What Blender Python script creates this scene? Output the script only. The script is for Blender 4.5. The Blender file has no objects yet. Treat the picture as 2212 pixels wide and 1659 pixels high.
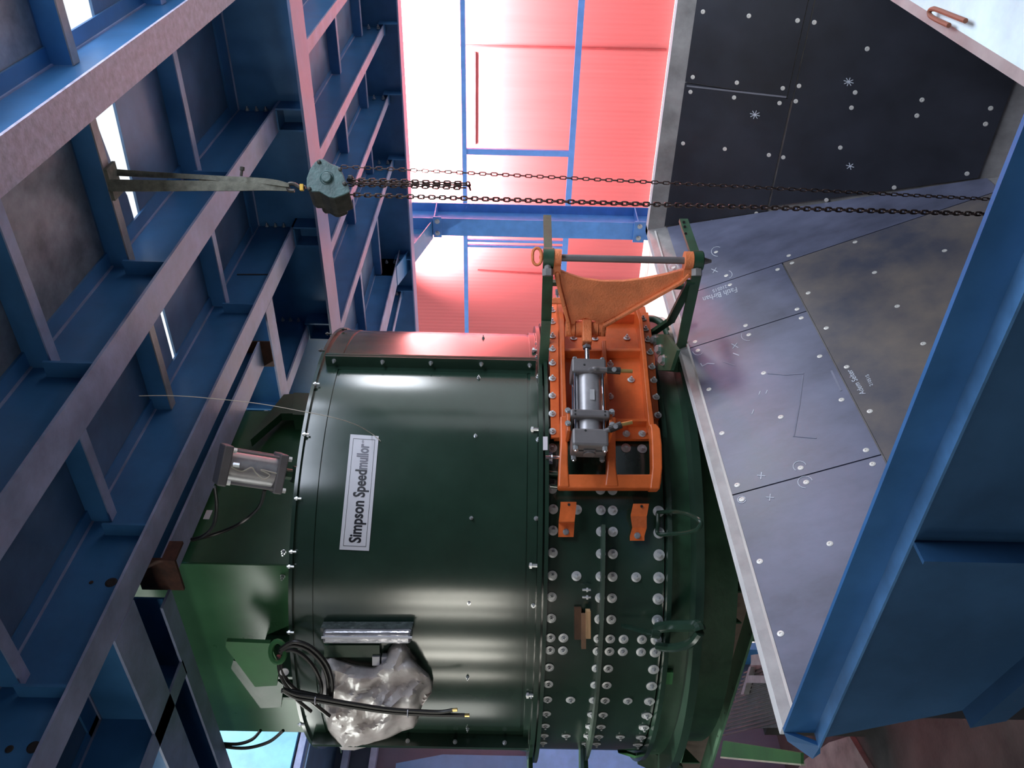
import bpy, bmesh, math, random
from mathutils import Vector, Matrix
random.seed(7)
C = bpy.context.scene.collection
PI = math.pi

# ------------------------------------------------------------------ camera
EYE = 3.2                      # eye height over the ground
F = 1800.0                     # focal length in pixels of the 2212 x 1659 frame
def _rot(p, y, r):
    base = Matrix(((1, 0, 0), (0, 0, -1), (0, 1, 0)))
    Ry = Matrix(((math.cos(y), -math.sin(y), 0), (math.sin(y), math.cos(y), 0), (0, 0, 1)))
    Rp = Matrix(((1, 0, 0), (0, math.cos(p), -math.sin(p)), (0, math.sin(p), math.cos(p))))
    Rr = Matrix(((math.cos(r), -math.sin(r), 0), (math.sin(r), math.cos(r), 0), (0, 0, 1)))
    return Rr @ Rp @ base @ Ry
M = _rot(.0072, .928, .022)    # rows: right, down, forward of the upright view
cam_d = bpy.data.cameras.new('camera')
cam = bpy.data.objects.new('camera', cam_d); C.objects.link(cam)
bx, by, bz = Vector(M[1]), Vector(M[0]), -Vector(M[2])      # the photo was taken with the phone turned a quarter turn
m4 = Matrix((bx, by, bz)).transposed().to_4x4(); m4.translation = (0, 0, EYE)
cam.matrix_world = m4
cam_d.sensor_width = 36; cam_d.lens = 36 * F / 2212; cam_d.clip_start = .02; cam_d.clip_end = 400
bpy.context.scene.camera = cam

# ------------------------------------------------------------------ light
sc = bpy.context.scene
sc.view_settings.view_transform = 'Standard'; sc.view_settings.look = 'None'
sc.view_settings.gamma = 1; sc.view_settings.exposure = 0; sc.view_settings.use_curve_mapping = False
sc.cycles.use_denoising = True
sc.cycles.max_bounces = 6; sc.cycles.diffuse_bounces = 4; sc.cycles.glossy_bounces = 4
sc.cycles.sample_clamp_indirect = 6
W = bpy.data.worlds.new('sky'); sc.world = W; W.use_nodes = True
W.node_tree.nodes['Background'].inputs[0].default_value = (.90, .95, 1.0, 1)
W.node_tree.nodes['Background'].inputs[1].default_value = 1.12
def lamp(name, kind, loc, energy, color=(1, 1, 1), aim=None, **kw):
    d = bpy.data.lights.new(name, kind); d.energy = energy; d.color = color
    for k, v in kw.items(): setattr(d, k, v)
    o = bpy.data.objects.new(name, d); C.objects.link(o); o.location = (loc[0], loc[1], loc[2] + EYE)
    if aim is not None:
        o.rotation_euler = (Vector(aim) - Vector(loc)).to_track_quat('-Z', 'Y').to_euler()
    return o
# added strip lamp fading down the yard wall, the open bay at the far right, the openings in the wall behind the viewer
lamp('yard_wall_fill', 'AREA', (16.95, 2.6, 2.5), 6500, (1, .98, .96), (17.9, 2.6, 1.75), shape='RECTANGLE', size=14, size_y=.5, spread=math.radians(100))
lamp('sun', 'SUN', (14, 14, 14), 4.5, (1, .96, .90), (17, 5, 0), angle=.06)
lamp('bay_daylight', 'AREA', (9.5, -4.2, 1.8), 125, (.88, .93, 1), (3.1, 2.2, .2), shape='RECTANGLE', size=1.5, size_y=.95)
lamp('hopper_fill', 'AREA', (3.0, -.7, 1.95), 135, (.78, .86, 1), (3.0, .6, -1.0), shape='RECTANGLE', size=3.6, size_y=1.2)  # added fill at the deck gap, brightens hopper lining and rim
lamp('tower_left_fill', 'AREA', (-1.2, 8.7, .8), 28, (.97, 1, .93), (2.64, 3.9, .9), shape='RECTANGLE', size=2.0, size_y=1.5)  # unseen lamp added for the tower's left side, the wall is closed
lamp('tower_sheen_fill', 'AREA', (.3, 6.6, 2.4), 95, (.97, 1, .94), (2.64, 3.8, 1.15), shape='RECTANGLE', size=2.2, size_y=1.5)  # unseen lamp added for the sheen on the tower's left face
lamp('pale_panel_fill', 'AREA', (5.2, 6.6, 3.7), 60, (.85, .95, 1), (5.2, 8.8, 2.9), shape='RECTANGLE', size=1.5, size_y=.8)  # unseen lamp added to brighten the pale panel past the mixer
for y, w, e in ((.9, .26, 18), (1.5, .34, 24), (2.3, .22, 15), (4.4, .4, 24), (5.4, .45, 34), (7.3, .5, 22)):
    lamp('opening_daylight', 'AREA', (-4.95, y, .62), e, (1, .97, .86), (0, y, .75), shape='RECTANGLE', size=w, size_y=1.25)

# ------------------------------------------------------------------ reading the photo's geometry (relative to the eye)
def V(*a): return Vector(a)
def ray(x, y):
    return M.transposed() @ Vector(((829.5 - y) / F, (x - 1106) / F, 1))
def PX(x, y, c): d = ray(x, y); return d * (c / d.x)
def PY(x, y, c): d = ray(x, y); return d * (c / d.y)
def PZ(x, y, c): d = ray(x, y); return d * (c / d.z)
def PD(x, y, c): return ray(x, y) * c
def PP(x, y, p0, n): d = ray(x, y); return d * (Vector(p0).dot(n) / d.dot(n))
DC = Vector((3.216, 3.442, 0)); DR = 1.1
def hit(x, y, rf):
    """first crossing of the sight line with a wall of plan radius rf(theta) round the drum axis"""
    d = ray(x, y); best = None; a = 2.2
    def g(t):
        p = d * t; q = p - DC; return math.hypot(q.x, q.y) - (rf(math.atan2(q.y, q.x)) if callable(rf) else rf)
    pv = g(a); t = a
    while t < 6.5:
        t2 = t + .02; v = g(t2)
        if v <= 0:
            lo, hi = t, t2
            for _ in range(14):
                m = (lo + hi) / 2
                if g(m) <= 0: hi = m
                else: lo = m
            return d * hi
        if best is None or v < best[0]: best = (v, t2)
        t = t2
    return d * best[1]
def CY(x, y, r=DR): return hit(x, y, r)
def radial(p):
    q = Vector((p.x - DC.x, p.y - DC.y, 0)); return q.normalized()

# ------------------------------------------------------------------ materials
MATS = {}
def mat(name, col, rough=.5, metal=0, var=.12, scale=6, bump=0, bscale=40, spec=.5, col2=None, stretch=None, trans=0, coat=0, emit=None, estr=0, rvar=.12, alpha=1):
    if name in MATS: return MATS[name]
    m = bpy.data.materials.new(name); m.use_nodes = True; nt = m.node_tree; N = nt.nodes; L = nt.links
    b = N['Principled BSDF']
    tc = N.new('ShaderNodeTexCoord'); mp = N.new('ShaderNodeMapping'); L.new(tc.outputs['Object'], mp.inputs[0])
    if stretch: mp.inputs['Scale'].default_value = stretch
    nz = N.new('ShaderNodeTexNoise'); nz.inputs['Scale'].default_value = scale; nz.inputs['Detail'].default_value = 6; nz.inputs['Roughness'].default_value = .62
    L.new(mp.outputs[0], nz.inputs['Vector'])
    rp = N.new('ShaderNodeValToRGB')
    c2 = col2 if col2 else tuple(min(1, c * (1 + var * 1.6) + var * .01) for c in col)
    c1 = tuple(c * (1 - var) for c in col)
    rp.color_ramp.elements[0].position = .32; rp.color_ramp.elements[1].position = .68
    rp.color_ramp.elements[0].color = (*c1, 1); rp.color_ramp.elements[1].color = (*c2, 1)
    L.new(nz.outputs['Fac'], rp.inputs[0]); L.new(rp.outputs[0], b.inputs['Base Color'])
    mr = N.new('ShaderNodeMapRange'); mr.inputs['To Min'].default_value = max(.02, rough - rvar); mr.inputs['To Max'].default_value = min(1, rough + rvar)
    L.new(nz.outputs['Fac'], mr.inputs[0]); L.new(mr.outputs[0], b.inputs['Roughness'])
    b.inputs['Metallic'].default_value = metal; b.inputs['Specular IOR Level'].default_value = spec
    b.inputs['Transmission Weight'].default_value = trans; b.inputs['Coat Weight'].default_value = coat; b.inputs['Coat Roughness'].default_value = .15
    b.inputs['Alpha'].default_value = alpha
    if emit: b.inputs['Emission Color'].default_value = (*emit, 1); b.inputs['Emission Strength'].default_value = estr
    if bump:
        n2 = N.new('ShaderNodeTexNoise'); n2.inputs['Scale'].default_value = bscale; n2.inputs['Detail'].default_value = 4
        L.new(mp.outputs[0], n2.inputs['Vector'])
        bp = N.new('ShaderNodeBump'); bp.inputs['Strength'].default_value = bump; bp.inputs['Distance'].default_value = .01
        L.new(n2.outputs['Fac'], bp.inputs['Height']); L.new(bp.outputs[0], b.inputs['Normal'])
    MATS[name] = m; return m
BLUE = mat('blue_paint', (.043, .165, .37), .36, var=.16, scale=2.5, bump=.05, bscale=30)
DECK = mat('deck_plate', (.085, .16, .28), .40, var=.25, scale=3, bump=.08, bscale=14, metal=.25)
ZINC = mat('mottled_zinc_plate', (.21, .23, .26), .42, var=.35, scale=7, bump=.1, bscale=20, metal=.35)
FLG = mat('flange_sheen_blue', (.25, .30, .46), .38, var=.25, scale=4, bump=.08, bscale=60, rvar=.15)  # blue paint made paler, reflected glare of the undersides in the colour
GREEN = mat('green_paint', (.017, .040, .027), .17, var=.22, scale=1.6, bump=.03, bscale=5, spec=.85, rvar=.04)
GRN2 = mat('green_paint_bright', (.035, .14, .05), .68, spec=.25, var=.15, scale=3)
GRN3 = mat('green_frame_paint', (.012, .05, .024), .45, var=.25, scale=5, bump=.08)
ORG = mat('orange_paint', (.62, .125, .026), .42, var=.18, scale=6, bump=.12, bscale=60)
ORG2 = mat('orange_casting', (.74, .21, .075), .5, var=.16, scale=9, bump=.35, bscale=120)
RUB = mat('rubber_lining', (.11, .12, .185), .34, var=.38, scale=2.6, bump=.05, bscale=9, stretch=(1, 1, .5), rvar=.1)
RUBW = mat('dusty_rubber', (.075, .08, .115), .5, col2=(.19, .16, .14), scale=3.2, bump=.06, bscale=10)
RUBK = mat('shaded_rubber', (.016, .018, .028), .55, var=.3, scale=2.4, bump=.05)  # lining rubber darkened, shade of the end wall put into the colour
STEEL = mat('bare_steel', (.30, .29, .29), .5, metal=.35, var=.2, scale=8)
GREY = mat('grey_cast', (.15, .14, .145), .45, metal=.15, var=.12)
BARREL = mat('aluminium_barrel', (.36, .35, .365), .36, metal=.3, var=.12, scale=14)
CHROME = mat('chrome', (.75, .76, .8), .14, metal=1, var=.05)
BOLT = mat('zinc_bolt', (.58, .60, .62), .3, metal=.75, var=.15, scale=30)
WASH = mat('washer_zinc', (.52, .54, .56), .38, metal=.3, var=.12, scale=30)
DBOLT = mat('dark_bolt', (.05, .05, .05), .4, metal=.6)
CHAINM = mat('rusty_chain', (.055, .036, .032), .45, metal=.5, var=.4, scale=40)
TEAL = mat('hoist_enamel', (.075, .135, .135), .45, var=.25, scale=22, bump=.15, bscale=80)
GREASE = mat('greasy_cast', (.035, .033, .028), .5, var=.4, scale=30, bump=.2)
SLING = mat('webbing', (.15, .15, .12), .85, var=.3, scale=30, bump=.3, bscale=300)
BRASS = mat('brass', (.6, .42, .16), .3, metal=.9)
YEL = mat('yellow_tag', (.75, .45, .05), .6)
WOOD = mat('raw_wood', (.40, .24, .12), .7, var=.25, scale=5, stretch=(1, 1, 8))
DWOOD = mat('dark_wood', (.07, .032, .016), .75, var=.3, scale=8)
BLK = mat('black_rubber_hose', (.010, .009, .009), .38, var=.2)
WHT = mat('white_sign', (.62, .62, .68), .35, var=.03)
INK = mat('sign_black_ink', (.012, .012, .018), .4)
INK2 = mat('sign_grey_ink', (.16, .16, .20), .4)
CHALK = mat('chalk', (.62, .66, .74), .9, var=.1)
SCREW = mat('screw_disc', (.72, .70, .66), .4, metal=.2, var=.1)
REDW = None
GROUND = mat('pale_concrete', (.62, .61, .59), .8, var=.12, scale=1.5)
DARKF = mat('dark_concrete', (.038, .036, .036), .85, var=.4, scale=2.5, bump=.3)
RUST = mat('rust', (.055, .02, .013), .8, var=.4, scale=18)
BURN = mat('burnt_paint', (.016, .014, .016), .7, var=.3, scale=30, bump=.3)
CYAN = mat('pale_blue_panel', (.24, .58, .80), .35, var=.2, scale=2)
CORD = mat('twine', (.45, .42, .36), .9)
DWALL = mat('dark_cladding', (.045, .06, .10), .6, var=.2, scale=1)
def red_mat():
    m = bpy.data.materials.new('red_cladding'); m.use_nodes = True; nt = m.node_tree; N = nt.nodes; L = nt.links; b = N['Principled BSDF']
    tc = N.new('ShaderNodeTexCoord'); wv = N.new('ShaderNodeTexWave'); wv.wave_type = 'BANDS'; wv.bands_direction = 'Y'
    wv.inputs['Scale'].default_value = 3.2; wv.inputs['Distortion'].default_value = 0
    L.new(tc.outputs['Object'], wv.inputs['Vector'])
    nz = N.new('ShaderNodeTexNoise'); nz.inputs['Scale'].default_value = 1.2; mp = N.new('ShaderNodeMapping'); mp.inputs['Scale'].default_value = (1, 6, .4)
    L.new(tc.outputs['Object'], mp.inputs[0]); L.new(mp.outputs[0], nz.inputs['Vector'])
    rp = N.new('ShaderNodeValToRGB'); rp.color_ramp.elements[0].color = (.37, .065, .07, 1); rp.color_ramp.elements[1].color = (.43, .082, .088, 1)
    L.new(nz.outputs['Fac'], rp.inputs[0]); L.new(rp.outputs[0], b.inputs['Base Color'])
    bp = N.new('ShaderNodeBump'); bp.inputs['Strength'].default_value = .12; bp.inputs['Distance'].default_value = .02
    L.new(wv.outputs['Fac'], bp.inputs['Height']); L.new(bp.outputs[0], b.inputs['Normal'])
    b.inputs['Roughness'].default_value = .45
    return m
REDW = red_mat()
def bag_mat():
    m = bpy.data.materials.new('clear_plastic_film'); m.use_nodes = True; nt = m.node_tree; N = nt.nodes; L = nt.links; b = N['Principled BSDF']
    tc = N.new('ShaderNodeTexCoord'); nz = N.new('ShaderNodeTexNoise'); nz.inputs['Scale'].default_value = 9; nz.inputs['Detail'].default_value = 8; nz.inputs['Roughness'].default_value = .7
    L.new(tc.outputs['Object'], nz.inputs['Vector'])
    rp = N.new('ShaderNodeValToRGB'); rp.color_ramp.elements[0].color = (.74, .66, .65, 1); rp.color_ramp.elements[1].color = (.92, .86, .85, 1)
    rp.color_ramp.elements[0].position = .35; rp.color_ramp.elements[1].position = .6
    L.new(nz.outputs['Fac'], rp.inputs[0]); L.new(rp.outputs[0], b.inputs['Base Color'])
    b.inputs['Roughness'].default_value = .3; b.inputs['Transmission Weight'].default_value = .2; b.inputs['Alpha'].default_value = .93; b.inputs['Specular IOR Level'].default_value = .9
    bp = N.new('ShaderNodeBump'); bp.inputs['Strength'].default_value = .4; bp.inputs['Distance'].default_value = .005
    n2 = N.new('ShaderNodeTexNoise'); n2.inputs['Scale'].default_value = 26; n2.inputs['Detail'].default_value = 5; n2.inputs['Distortion'].default_value = 1.2
    L.new(tc.outputs['Object'], n2.inputs['Vector']); L.new(n2.outputs['Fac'], bp.inputs['Height']); L.new(bp.outputs[0], b.inputs['Normal'])
    return m
FILM = bag_mat()

# ------------------------------------------------------------------ mesh building
class MB:
    def __init__(s): s.v = []; s.f = []
    def add(s, vs, fs):
        o = len(s.v); s.v += [Vector(a) for a in vs]; s.f += [tuple(i + o for i in f) for f in fs]; return s
    def hexa(s, a):           # 8 corners: bottom ring 0-3, top ring 4-7
        return s.add(a, [(3, 2, 1, 0), (4, 5, 6, 7), (0, 1, 5, 4), (1, 2, 6, 5), (2, 3, 7, 6), (3, 0, 4, 7)])
    def box(s, x0, x1, y0, y1, z0, z1):
        return s.hexa([(x0, y0, z0), (x1, y0, z0), (x1, y1, z0), (x0, y1, z0), (x0, y0, z1), (x1, y0, z1), (x1, y1, z1), (x0, y1, z1)])
    def obox(s, c, u, v, w, a, b, h):   # oriented box, full sizes
        c = Vector(c); u = Vector(u).normalized() * a / 2; v = Vector(v).normalized() * b / 2; w = Vector(w).normalized() * h / 2
        return s.hexa([c - u - v - w, c + u - v - w, c + u + v - w, c - u + v - w, c - u - v + w, c + u - v + w, c + u + v + w, c - u + v + w])
    def prism(s, poly, off):
        n = len(poly); off = Vector(off); P = [Vector(p) for p in poly]
        return s.add(P + [p + off for p in P], [tuple(range(n))[::-1], tuple(range(n, 2 * n))] + [(i, (i + 1) % n, n + (i + 1) % n, n + i) for i in range(n)])
    def strip(s, A, B, off):     # solid ribbon between two polylines, thickness vector(s) off
        n = len(A); offs = off if isinstance(off, list) else [Vector(off)] * n
        vs = []
        for i in range(n): vs += [A[i], B[i], B[i] + offs[i], A[i] + offs[i]]
        fs = [(0, 1, 2, 3), tuple(4 * (n - 1) + k for k in (3, 2, 1, 0))]
        for i in range(n - 1):
            a, b = 4 * i, 4 * i + 4
            for k in range(4): fs.append((a + k, b + k, b + (k + 1) % 4, a + (k + 1) % 4))
        return s.add(vs, fs)
    def tube(s, P, r, n=8, closed=False):
        P = [Vector(p) for p in P]; m = len(P); base = len(s.v); up = None; rr = r if isinstance(r, list) else [r] * m
        for i, p in enumerate(P):
            if closed: t = P[(i + 1) % m] - P[i - 1]
            else: t = P[min(i + 1, m - 1)] - P[max(i - 1, 0)]
            t.normalize()
            if up is None: up = t.orthogonal().normalized()
            up = (up - t * up.dot(t)).normalized(); w = t.cross(up)
            for k in range(n):
                a = 2 * PI * k / n; s.v.append(p + (up * math.cos(a) + w * math.sin(a)) * rr[i])
        for i in range(m if closed else m - 1):
            a = base + i * n; b = base + ((i + 1) % m) * n
            for k in range(n): s.f.append((a + k, a + (k + 1) % n, b + (k + 1) % n, b + k))
        if not closed: s.f.append(tuple(base + k for k in range(n))[::-1]); s.f.append(tuple(base + (m - 1) * n + k for k in range(n)))
        return s
    def cyl(s, a, b, r, n=16, r2=None): return s.tube([a, b], [r, r if r2 is None else r2], n)
    def lathe(s, c, ax, prof, n=20):      # prof: (radius, height) along ax
        c = Vector(c); ax = Vector(ax).normalized(); u = ax.orthogonal().normalized(); w = ax.cross(u); base = len(s.v); m = len(prof)
        for r, h in prof:
            for k in range(n):
                a = 2 * PI * k / n; s.v.append(c + ax * h + (u * math.cos(a) + w * math.sin(a)) * r)
        for i in range(m - 1):
            for k in range(n): s.f.append((base + i * n + k, base + i * n + (k + 1) % n, base + (i + 1) * n + (k + 1) % n, base + (i + 1) * n + k))
        s.f.append(tuple(base + k for k in range(n))[::-1]); s.f.append(tuple(base + (m - 1) * n + k for k in range(n)))
        return s
    def cbox(s, a0, a1, z0, z1, r0, r1, n=24, c=None):   # curved box round the drum axis, angles in degrees
        c = DC if c is None else c; A = []; 
        full = abs(a1 - a0) >= 359.9; m = n if full else n + 1; base = len(s.v)
        for i in range(m):
            a = math.radians(a0 + (a1 - a0) * i / n); e = Vector((math.cos(a), math.sin(a), 0))
            for r, z in ((r0, z0), (r1, z0), (r1, z1), (r0, z1)): s.v.append(Vector((c.x, c.y, z)) + e * r)
        for i in range(n):
            p = base + 4 * i; q = base + 4 * ((i + 1) % m)
            for k in range(4): s.f.append((p + k, q + k, q + (k + 1) % 4, p + (k + 1) % 4))
        if not full: s.f.append(tuple(base + k for k in (3, 2, 1, 0))); s.f.append(tuple(base + 4 * n + k for k in (0, 1, 2, 3)))
        return s
    def build(s, name, m, parent=None, loc=None, smooth=False, bevel=0):
        L = Vector(loc) if loc is not None else (root_loc(parent) if parent else Vector((0, 0, 0)))
        me = bpy.data.meshes.new(name)
        me.from_pydata([(v - L) for v in s.v], [], s.f)
        bm = bmesh.new(); bm.from_mesh(me); bmesh.ops.recalc_face_normals(bm, faces=bm.faces); bm.to_mesh(me); bm.free()
        me.materials.append(m)
        if smooth:
            me.polygons.foreach_set('use_smooth', [True] * len(me.polygons)); me.set_sharp_from_angle(angle=math.radians(38))
        o = bpy.data.objects.new(name, me); C.objects.link(o)
        if parent: o.parent = parent
        else: o.location = (L.x, L.y, L.z + EYE)
        if bevel:
            md = o.modifiers.new('bevel', 'BEVEL'); md.width = bevel; md.segments = 2; md.limit_method = 'ANGLE'
        return o
def root_loc(o):
    while o.parent: o = o.parent
    return Vector((o.location.x, o.location.y, o.location.z - EYE))
def tag(o, label, cat, group=None, kind=None):
    if label: o['label'] = label
    if cat: o['category'] = cat
    if group: o['group'] = group
    if kind: o['kind'] = kind
    return o
def thing(name, loc, label, cat, group=None):
    o = bpy.data.objects.new(name, None); o.empty_display_size = .1; C.objects.link(o); o.location = (loc[0], loc[1], loc[2] + EYE)
    return tag(o, label, cat, group)
def struct(mb, name, m, **kw):
    o = mb.build(name, m, **kw); o['kind'] = 'structure'; return o
def subd(a, b, n): return [Vector(a).lerp(Vector(b), i / n) for i in range(n + 1)]
def smoothpath(P, k=6):
    P = [Vector(p) for p in P]; out = []
    for i in range(len(P) - 1):
        p0 = P[max(i - 1, 0)]; p1 = P[i]; p2 = P[i + 1]; p3 = P[min(i + 2, len(P) - 1)]
        for j in range(k):
            t = j / k; out.append(.5 * ((2 * p1) + (p2 - p0) * t + (2 * p0 - 5 * p1 + 4 * p2 - p3) * t * t + (3 * p1 - p0 - 3 * p2 + p3) * t ** 3))
    out.append(P[-1]); return out

# template meshes shared by the many copies (z = outward)
def tmpl(name, m, fn, mats=None):
    mb = MB(); fn(mb); me = bpy.data.meshes.new(name); me.from_pydata([tuple(v) for v in mb.v], [], mb.f)
    bm = bmesh.new(); bm.from_mesh(me); bmesh.ops.recalc_face_normals(bm, faces=bm.faces); bm.to_mesh(me); bm.free(); me.materials.append(m)
    return me
def hexring(mb, r, h0, h1, n=6): mb.lathe((0, 0, 0), (0, 0, 1), [(r, h0), (r, h1)], n)
def f_bolt(mb):      # washer, nut and stud
    mb.lathe((0, 0, 0), (0, 0, 1), [(.0195, 0), (.0195, .003), (.012, .0045)], 16); hexring(mb, .0115, .003, .015); mb.lathe((0, 0, 0), (0, 0, 1), [(.0055, .012), (.0055, .026)], 8)
def f_cap(mb):       # big flat washer with a low cap nut
    mb.lathe((0, 0, 0), (0, 0, 1), [(.0215, 0), (.0215, .0035), (.013, .005)], 18); hexring(mb, .010, .003, .010); mb.lathe((0, 0, 0), (0, 0, 1), [(.005, .01), (.005, .019)], 8)
def f_hex(mb):       # hexagon head screw with washer
    mb.lathe((0, 0, 0), (0, 0, 1), [(.017, 0), (.017, .003)], 14); hexring(mb, .0125, .003, .014)
def f_small(mb):
    mb.lathe((0, 0, 0), (0, 0, 1), [(.0085, 0), (.0085, .002)], 10); hexring(mb, .0065, .002, .010); mb.lathe((0, 0, 0), (0, 0, 1), [(.003, .01), (.003, .018)], 6)
def f_screw(mb):     # countersunk disc with socket
    mb.lathe((0, 0, 0), (0, 0, 1), [(.019, 0), (.019, .002), (.010, .0035), (.0065, .0035), (.006, .0005)], 16)
T_BOLT = tmpl('bolt_mesh', WASH, f_bolt); T_CAP = tmpl('cap_bolt_mesh', WASH, f_cap); T_HEX = tmpl('hex_bolt_mesh', BOLT, f_hex)
T_SML = tmpl('small_bolt_mesh', BOLT, f_small); T_SCR = tmpl('screw_mesh', SCREW, f_screw)
def inst(me, name, p, n, parent, s=1.0, up=None):
    o = bpy.data.objects.new(name, me); C.objects.link(o); o.parent = parent
    q = Vector(n).to_track_quat('Z', 'Y'); o.rotation_euler = q.to_euler(); o.location = Vector(p) - root_loc(parent); o.scale = (s, s, s)
    return o

def text_mesh(body, mapf, name, m, parent, bold=0.0, aspect=1.0, depth=.0006):
    """flat lettering, each vertex placed by mapf(u, v) with u along the line in em and v up"""
    cu = bpy.data.curves.new(name, 'FONT'); cu.body = body; cu.size = 1; cu.offset = bold; cu.resolution_u = 3
    t = bpy.data.objects.new(name, cu); C.objects.link(t)
    dg = bpy.context.evaluated_depsgraph_get(); me = bpy.data.meshes.new_from_object(t.evaluated_get(dg))
    bpy.data.objects.remove(t); bpy.data.curves.remove(cu)
    bm = bmesh.new(); bm.from_mesh(me)
    bmesh.ops.triangulate(bm, faces=bm.faces)
    L = root_loc(parent)
    xs = [v.co.x for v in bm.verts]; x0, x1 = min(xs), max(xs)
    for v in bm.verts: v.co = mapf((v.co.x - x0) / (x1 - x0), v.co.y) - L
    bm.to_mesh(me); bm.free(); me.materials.append(m)
    o = bpy.data.objects.new(name, me); C.objects.link(o); o.parent = parent
    return o
# ------------------------------------------------------------------ the setting
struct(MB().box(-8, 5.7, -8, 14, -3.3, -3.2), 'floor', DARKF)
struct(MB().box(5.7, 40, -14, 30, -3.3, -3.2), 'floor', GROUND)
struct(MB().box(17.9, 18.05, -12, 24, -3.2, 7.5), 'wall_far', REDW)
# cladding joints and the door outline in the red wall
def wallz(x, y): return PX(x, y, 17.88)
for (a, b, w) in (((870, 95), (1440, 108), .035), ((1026, 112), (1026, 312), .035), ((1032, 583), (1178, 592), .03), ((1178, 600), (1385, 612), .03)):
    p, q = wallz(*a), wallz(*b); d = (q - p).normalized()
    struct(MB().obox((p + q) / 2, d, (1, 0, 0), d.cross(V(1, 0, 0)), (q - p).length, .03, w), 'trim_1', mat('red_joint', (.22, .015, .018), .6))
struct(MB().box(-8, 6.4, 8.9, 9.05, -3.2, 6), 'wall_left', DWALL)
struct(MB().box(-5.2, -5.05, -8, 9, -3.2, 6), 'wall_back', DWALL)
struct(MB().box(-5.2, 5.2, -8.15, -8, -3.2, 6), 'wall_right', DWALL)
# deck overhead, in bays, with the shaft over the mixer and the daylight slot left open
D0, D1 = 1.8, 1.812
def quad(mb, pts, z0, z1): mb.prism([(x, y, z0) for x, y in pts], (0, 0, z1 - z0))
mb = MB(); quad(mb, [(-5, .35), (3.30, .35), (3.30, 1.86), (-5, 1.86)], D0, D1); struct(mb, 'ceiling', ZINC)
mb = MB(); quad(mb, [(-5, -8), (.9, -8), (.9, .35), (-5, .35)], D0, D1); quad(mb, [(.9, -8), (5.6, -8), (5.6, -1.6), (.9, -1.6)], D0, D1); quad(mb, [(-5, 1.86), (3.30, 1.86), (3.30, 2.72), (-5, 2.72)], D0, D1)
quad(mb, [(-5, 2.72), (2.36, 2.72), (2.36, 4.7), (-5, 4.7)], D0, D1); quad(mb, [(-5, 4.7), (-.7, 4.7), (-.7, 9), (-5, 9)], D0, D1); quad(mb, [(1.98, 4.7), (2.36, 4.7), (2.36, 9), (1.98, 9)], D0, D1); quad(mb, [(-.7, 7.3), (1.98, 7.3), (1.98, 9), (-.7, 9)], D0, D1)  # includes an unseen gap left of the shaft, added for the tower sheen
quad(mb, [(2.36, 2.72), (3.30, 2.72), (3.30, 3.04), (2.36, 3.04)], D0, D1)
quad(mb, [(3.30, .35), (3.50, .35), (3.50, .9), (3.57, 1.1), (3.55, 1.25), (3.60, 1.55), (3.655, 1.68), (3.665, 2.0), (3.665, 2.72), (3.30, 2.72)], D0, D1)
quad(mb, [(3.84, .35), (5.42, .35), (5.42, 2.72), (3.715, 2.72), (3.72, 2.0)], D0, D1)
quad(mb, [(3.30, 2.72), (5.42, 2.72), (5.42, 3.04), (3.30, 3.04)], D0, D1)
quad(mb, [(4.48, 3.04), (5.42, 3.04), (5.42, 9), (4.48, 9)], D0, D1)
quad(mb, [(2.36, 7.6), (4.48, 7.6), (4.48, 9), (2.36, 9)], D0, D1)
quad(mb, [(5.42, .35), (10.3, .35), (10.3, 9), (5.42, 9)], D0, D1)
struct(mb, 'ceiling', DECK)

# ------------------------------------------------------------------ steel beams overhead
def beam(axis, c0, c1, s0, s1, label, group='steel beams of the platform overhead', z0=1.5, z1=1.8, stiff=(), flm=None, burns=(), tf=.012, cleat=()):
    """I-beam along 'x' or 'y': flange from c0 to c1 across, s0 to s1 along"""
    mid = (c0 + c1) / 2
    t = thing('steel_beam', ((s0 + s1) / 2, mid, z0) if axis == 'x' else (mid, (s0 + s1) / 2, z0), label, 'beam', group)
    def B(a0, a1, b0, b1, h0, h1):   # along, across
        m = MB(); m.box(a0, a1, b0, b1, h0, h1) if axis == 'x' else m.box(b0, b1, a0, a1, h0, h1); return m
    B(s0, s1, c0, c1, z0, z0 + tf).build('bottom_flange', flm or FLG, t)
    B(s0, s1, c0, c1, z1 - tf, z1 - .001).build('top_flange', BLUE, t)
    B(s0, s1, mid - .005, mid + .005, z0 + tf, z1 - tf).build('web', BLUE, t)
    B(s0, s1, mid - .012, mid - .005, z1 - tf - .009, z1 - tf).build('weld_seam', FLG, t)
    for s in stiff:
        B(s - .006, s + .006, c0 + .004, mid - .005, z0 + tf, z1 - .10).build('stiffener', BLUE, t)
    for (s, z, w, h) in burns:
        m = MB(); m.lathe((s, mid - .0055, z) if axis == 'x' else (mid - .0055, s, z), (0, -1, 0) if axis == 'x' else (-1, 0, 0), [(w, 0), (w * .8, .002)], 14)
        b = m.build('burn_mark', BURN, t)
    return t
js = (2.48, 3.25, 4.25)
beam('x', .917, 1.067, -1.0, 5.405, 'wide pale lilac-grey beam flange crossing the top left corner, dotted with weld spatter', flm=mat('spattered_sheen_flange', (.42, .40, .52), .42, var=.22, scale=30, bump=.15, bscale=90), stiff=(1.66, 2.28))  # spatter dots on a base paled with reflected glare
beam('x', 1.797, 1.95, -1.0, 5.405, 'long steel beam that the webbing sling passes, second from the top left corner', stiff=js)
t3 = beam('x', 2.625, 2.772, -1.0, 5.405, 'long steel beam nearest the green mixer, with burnt spots on its web', stiff=(1.69, 2.46, 4.25))
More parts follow.
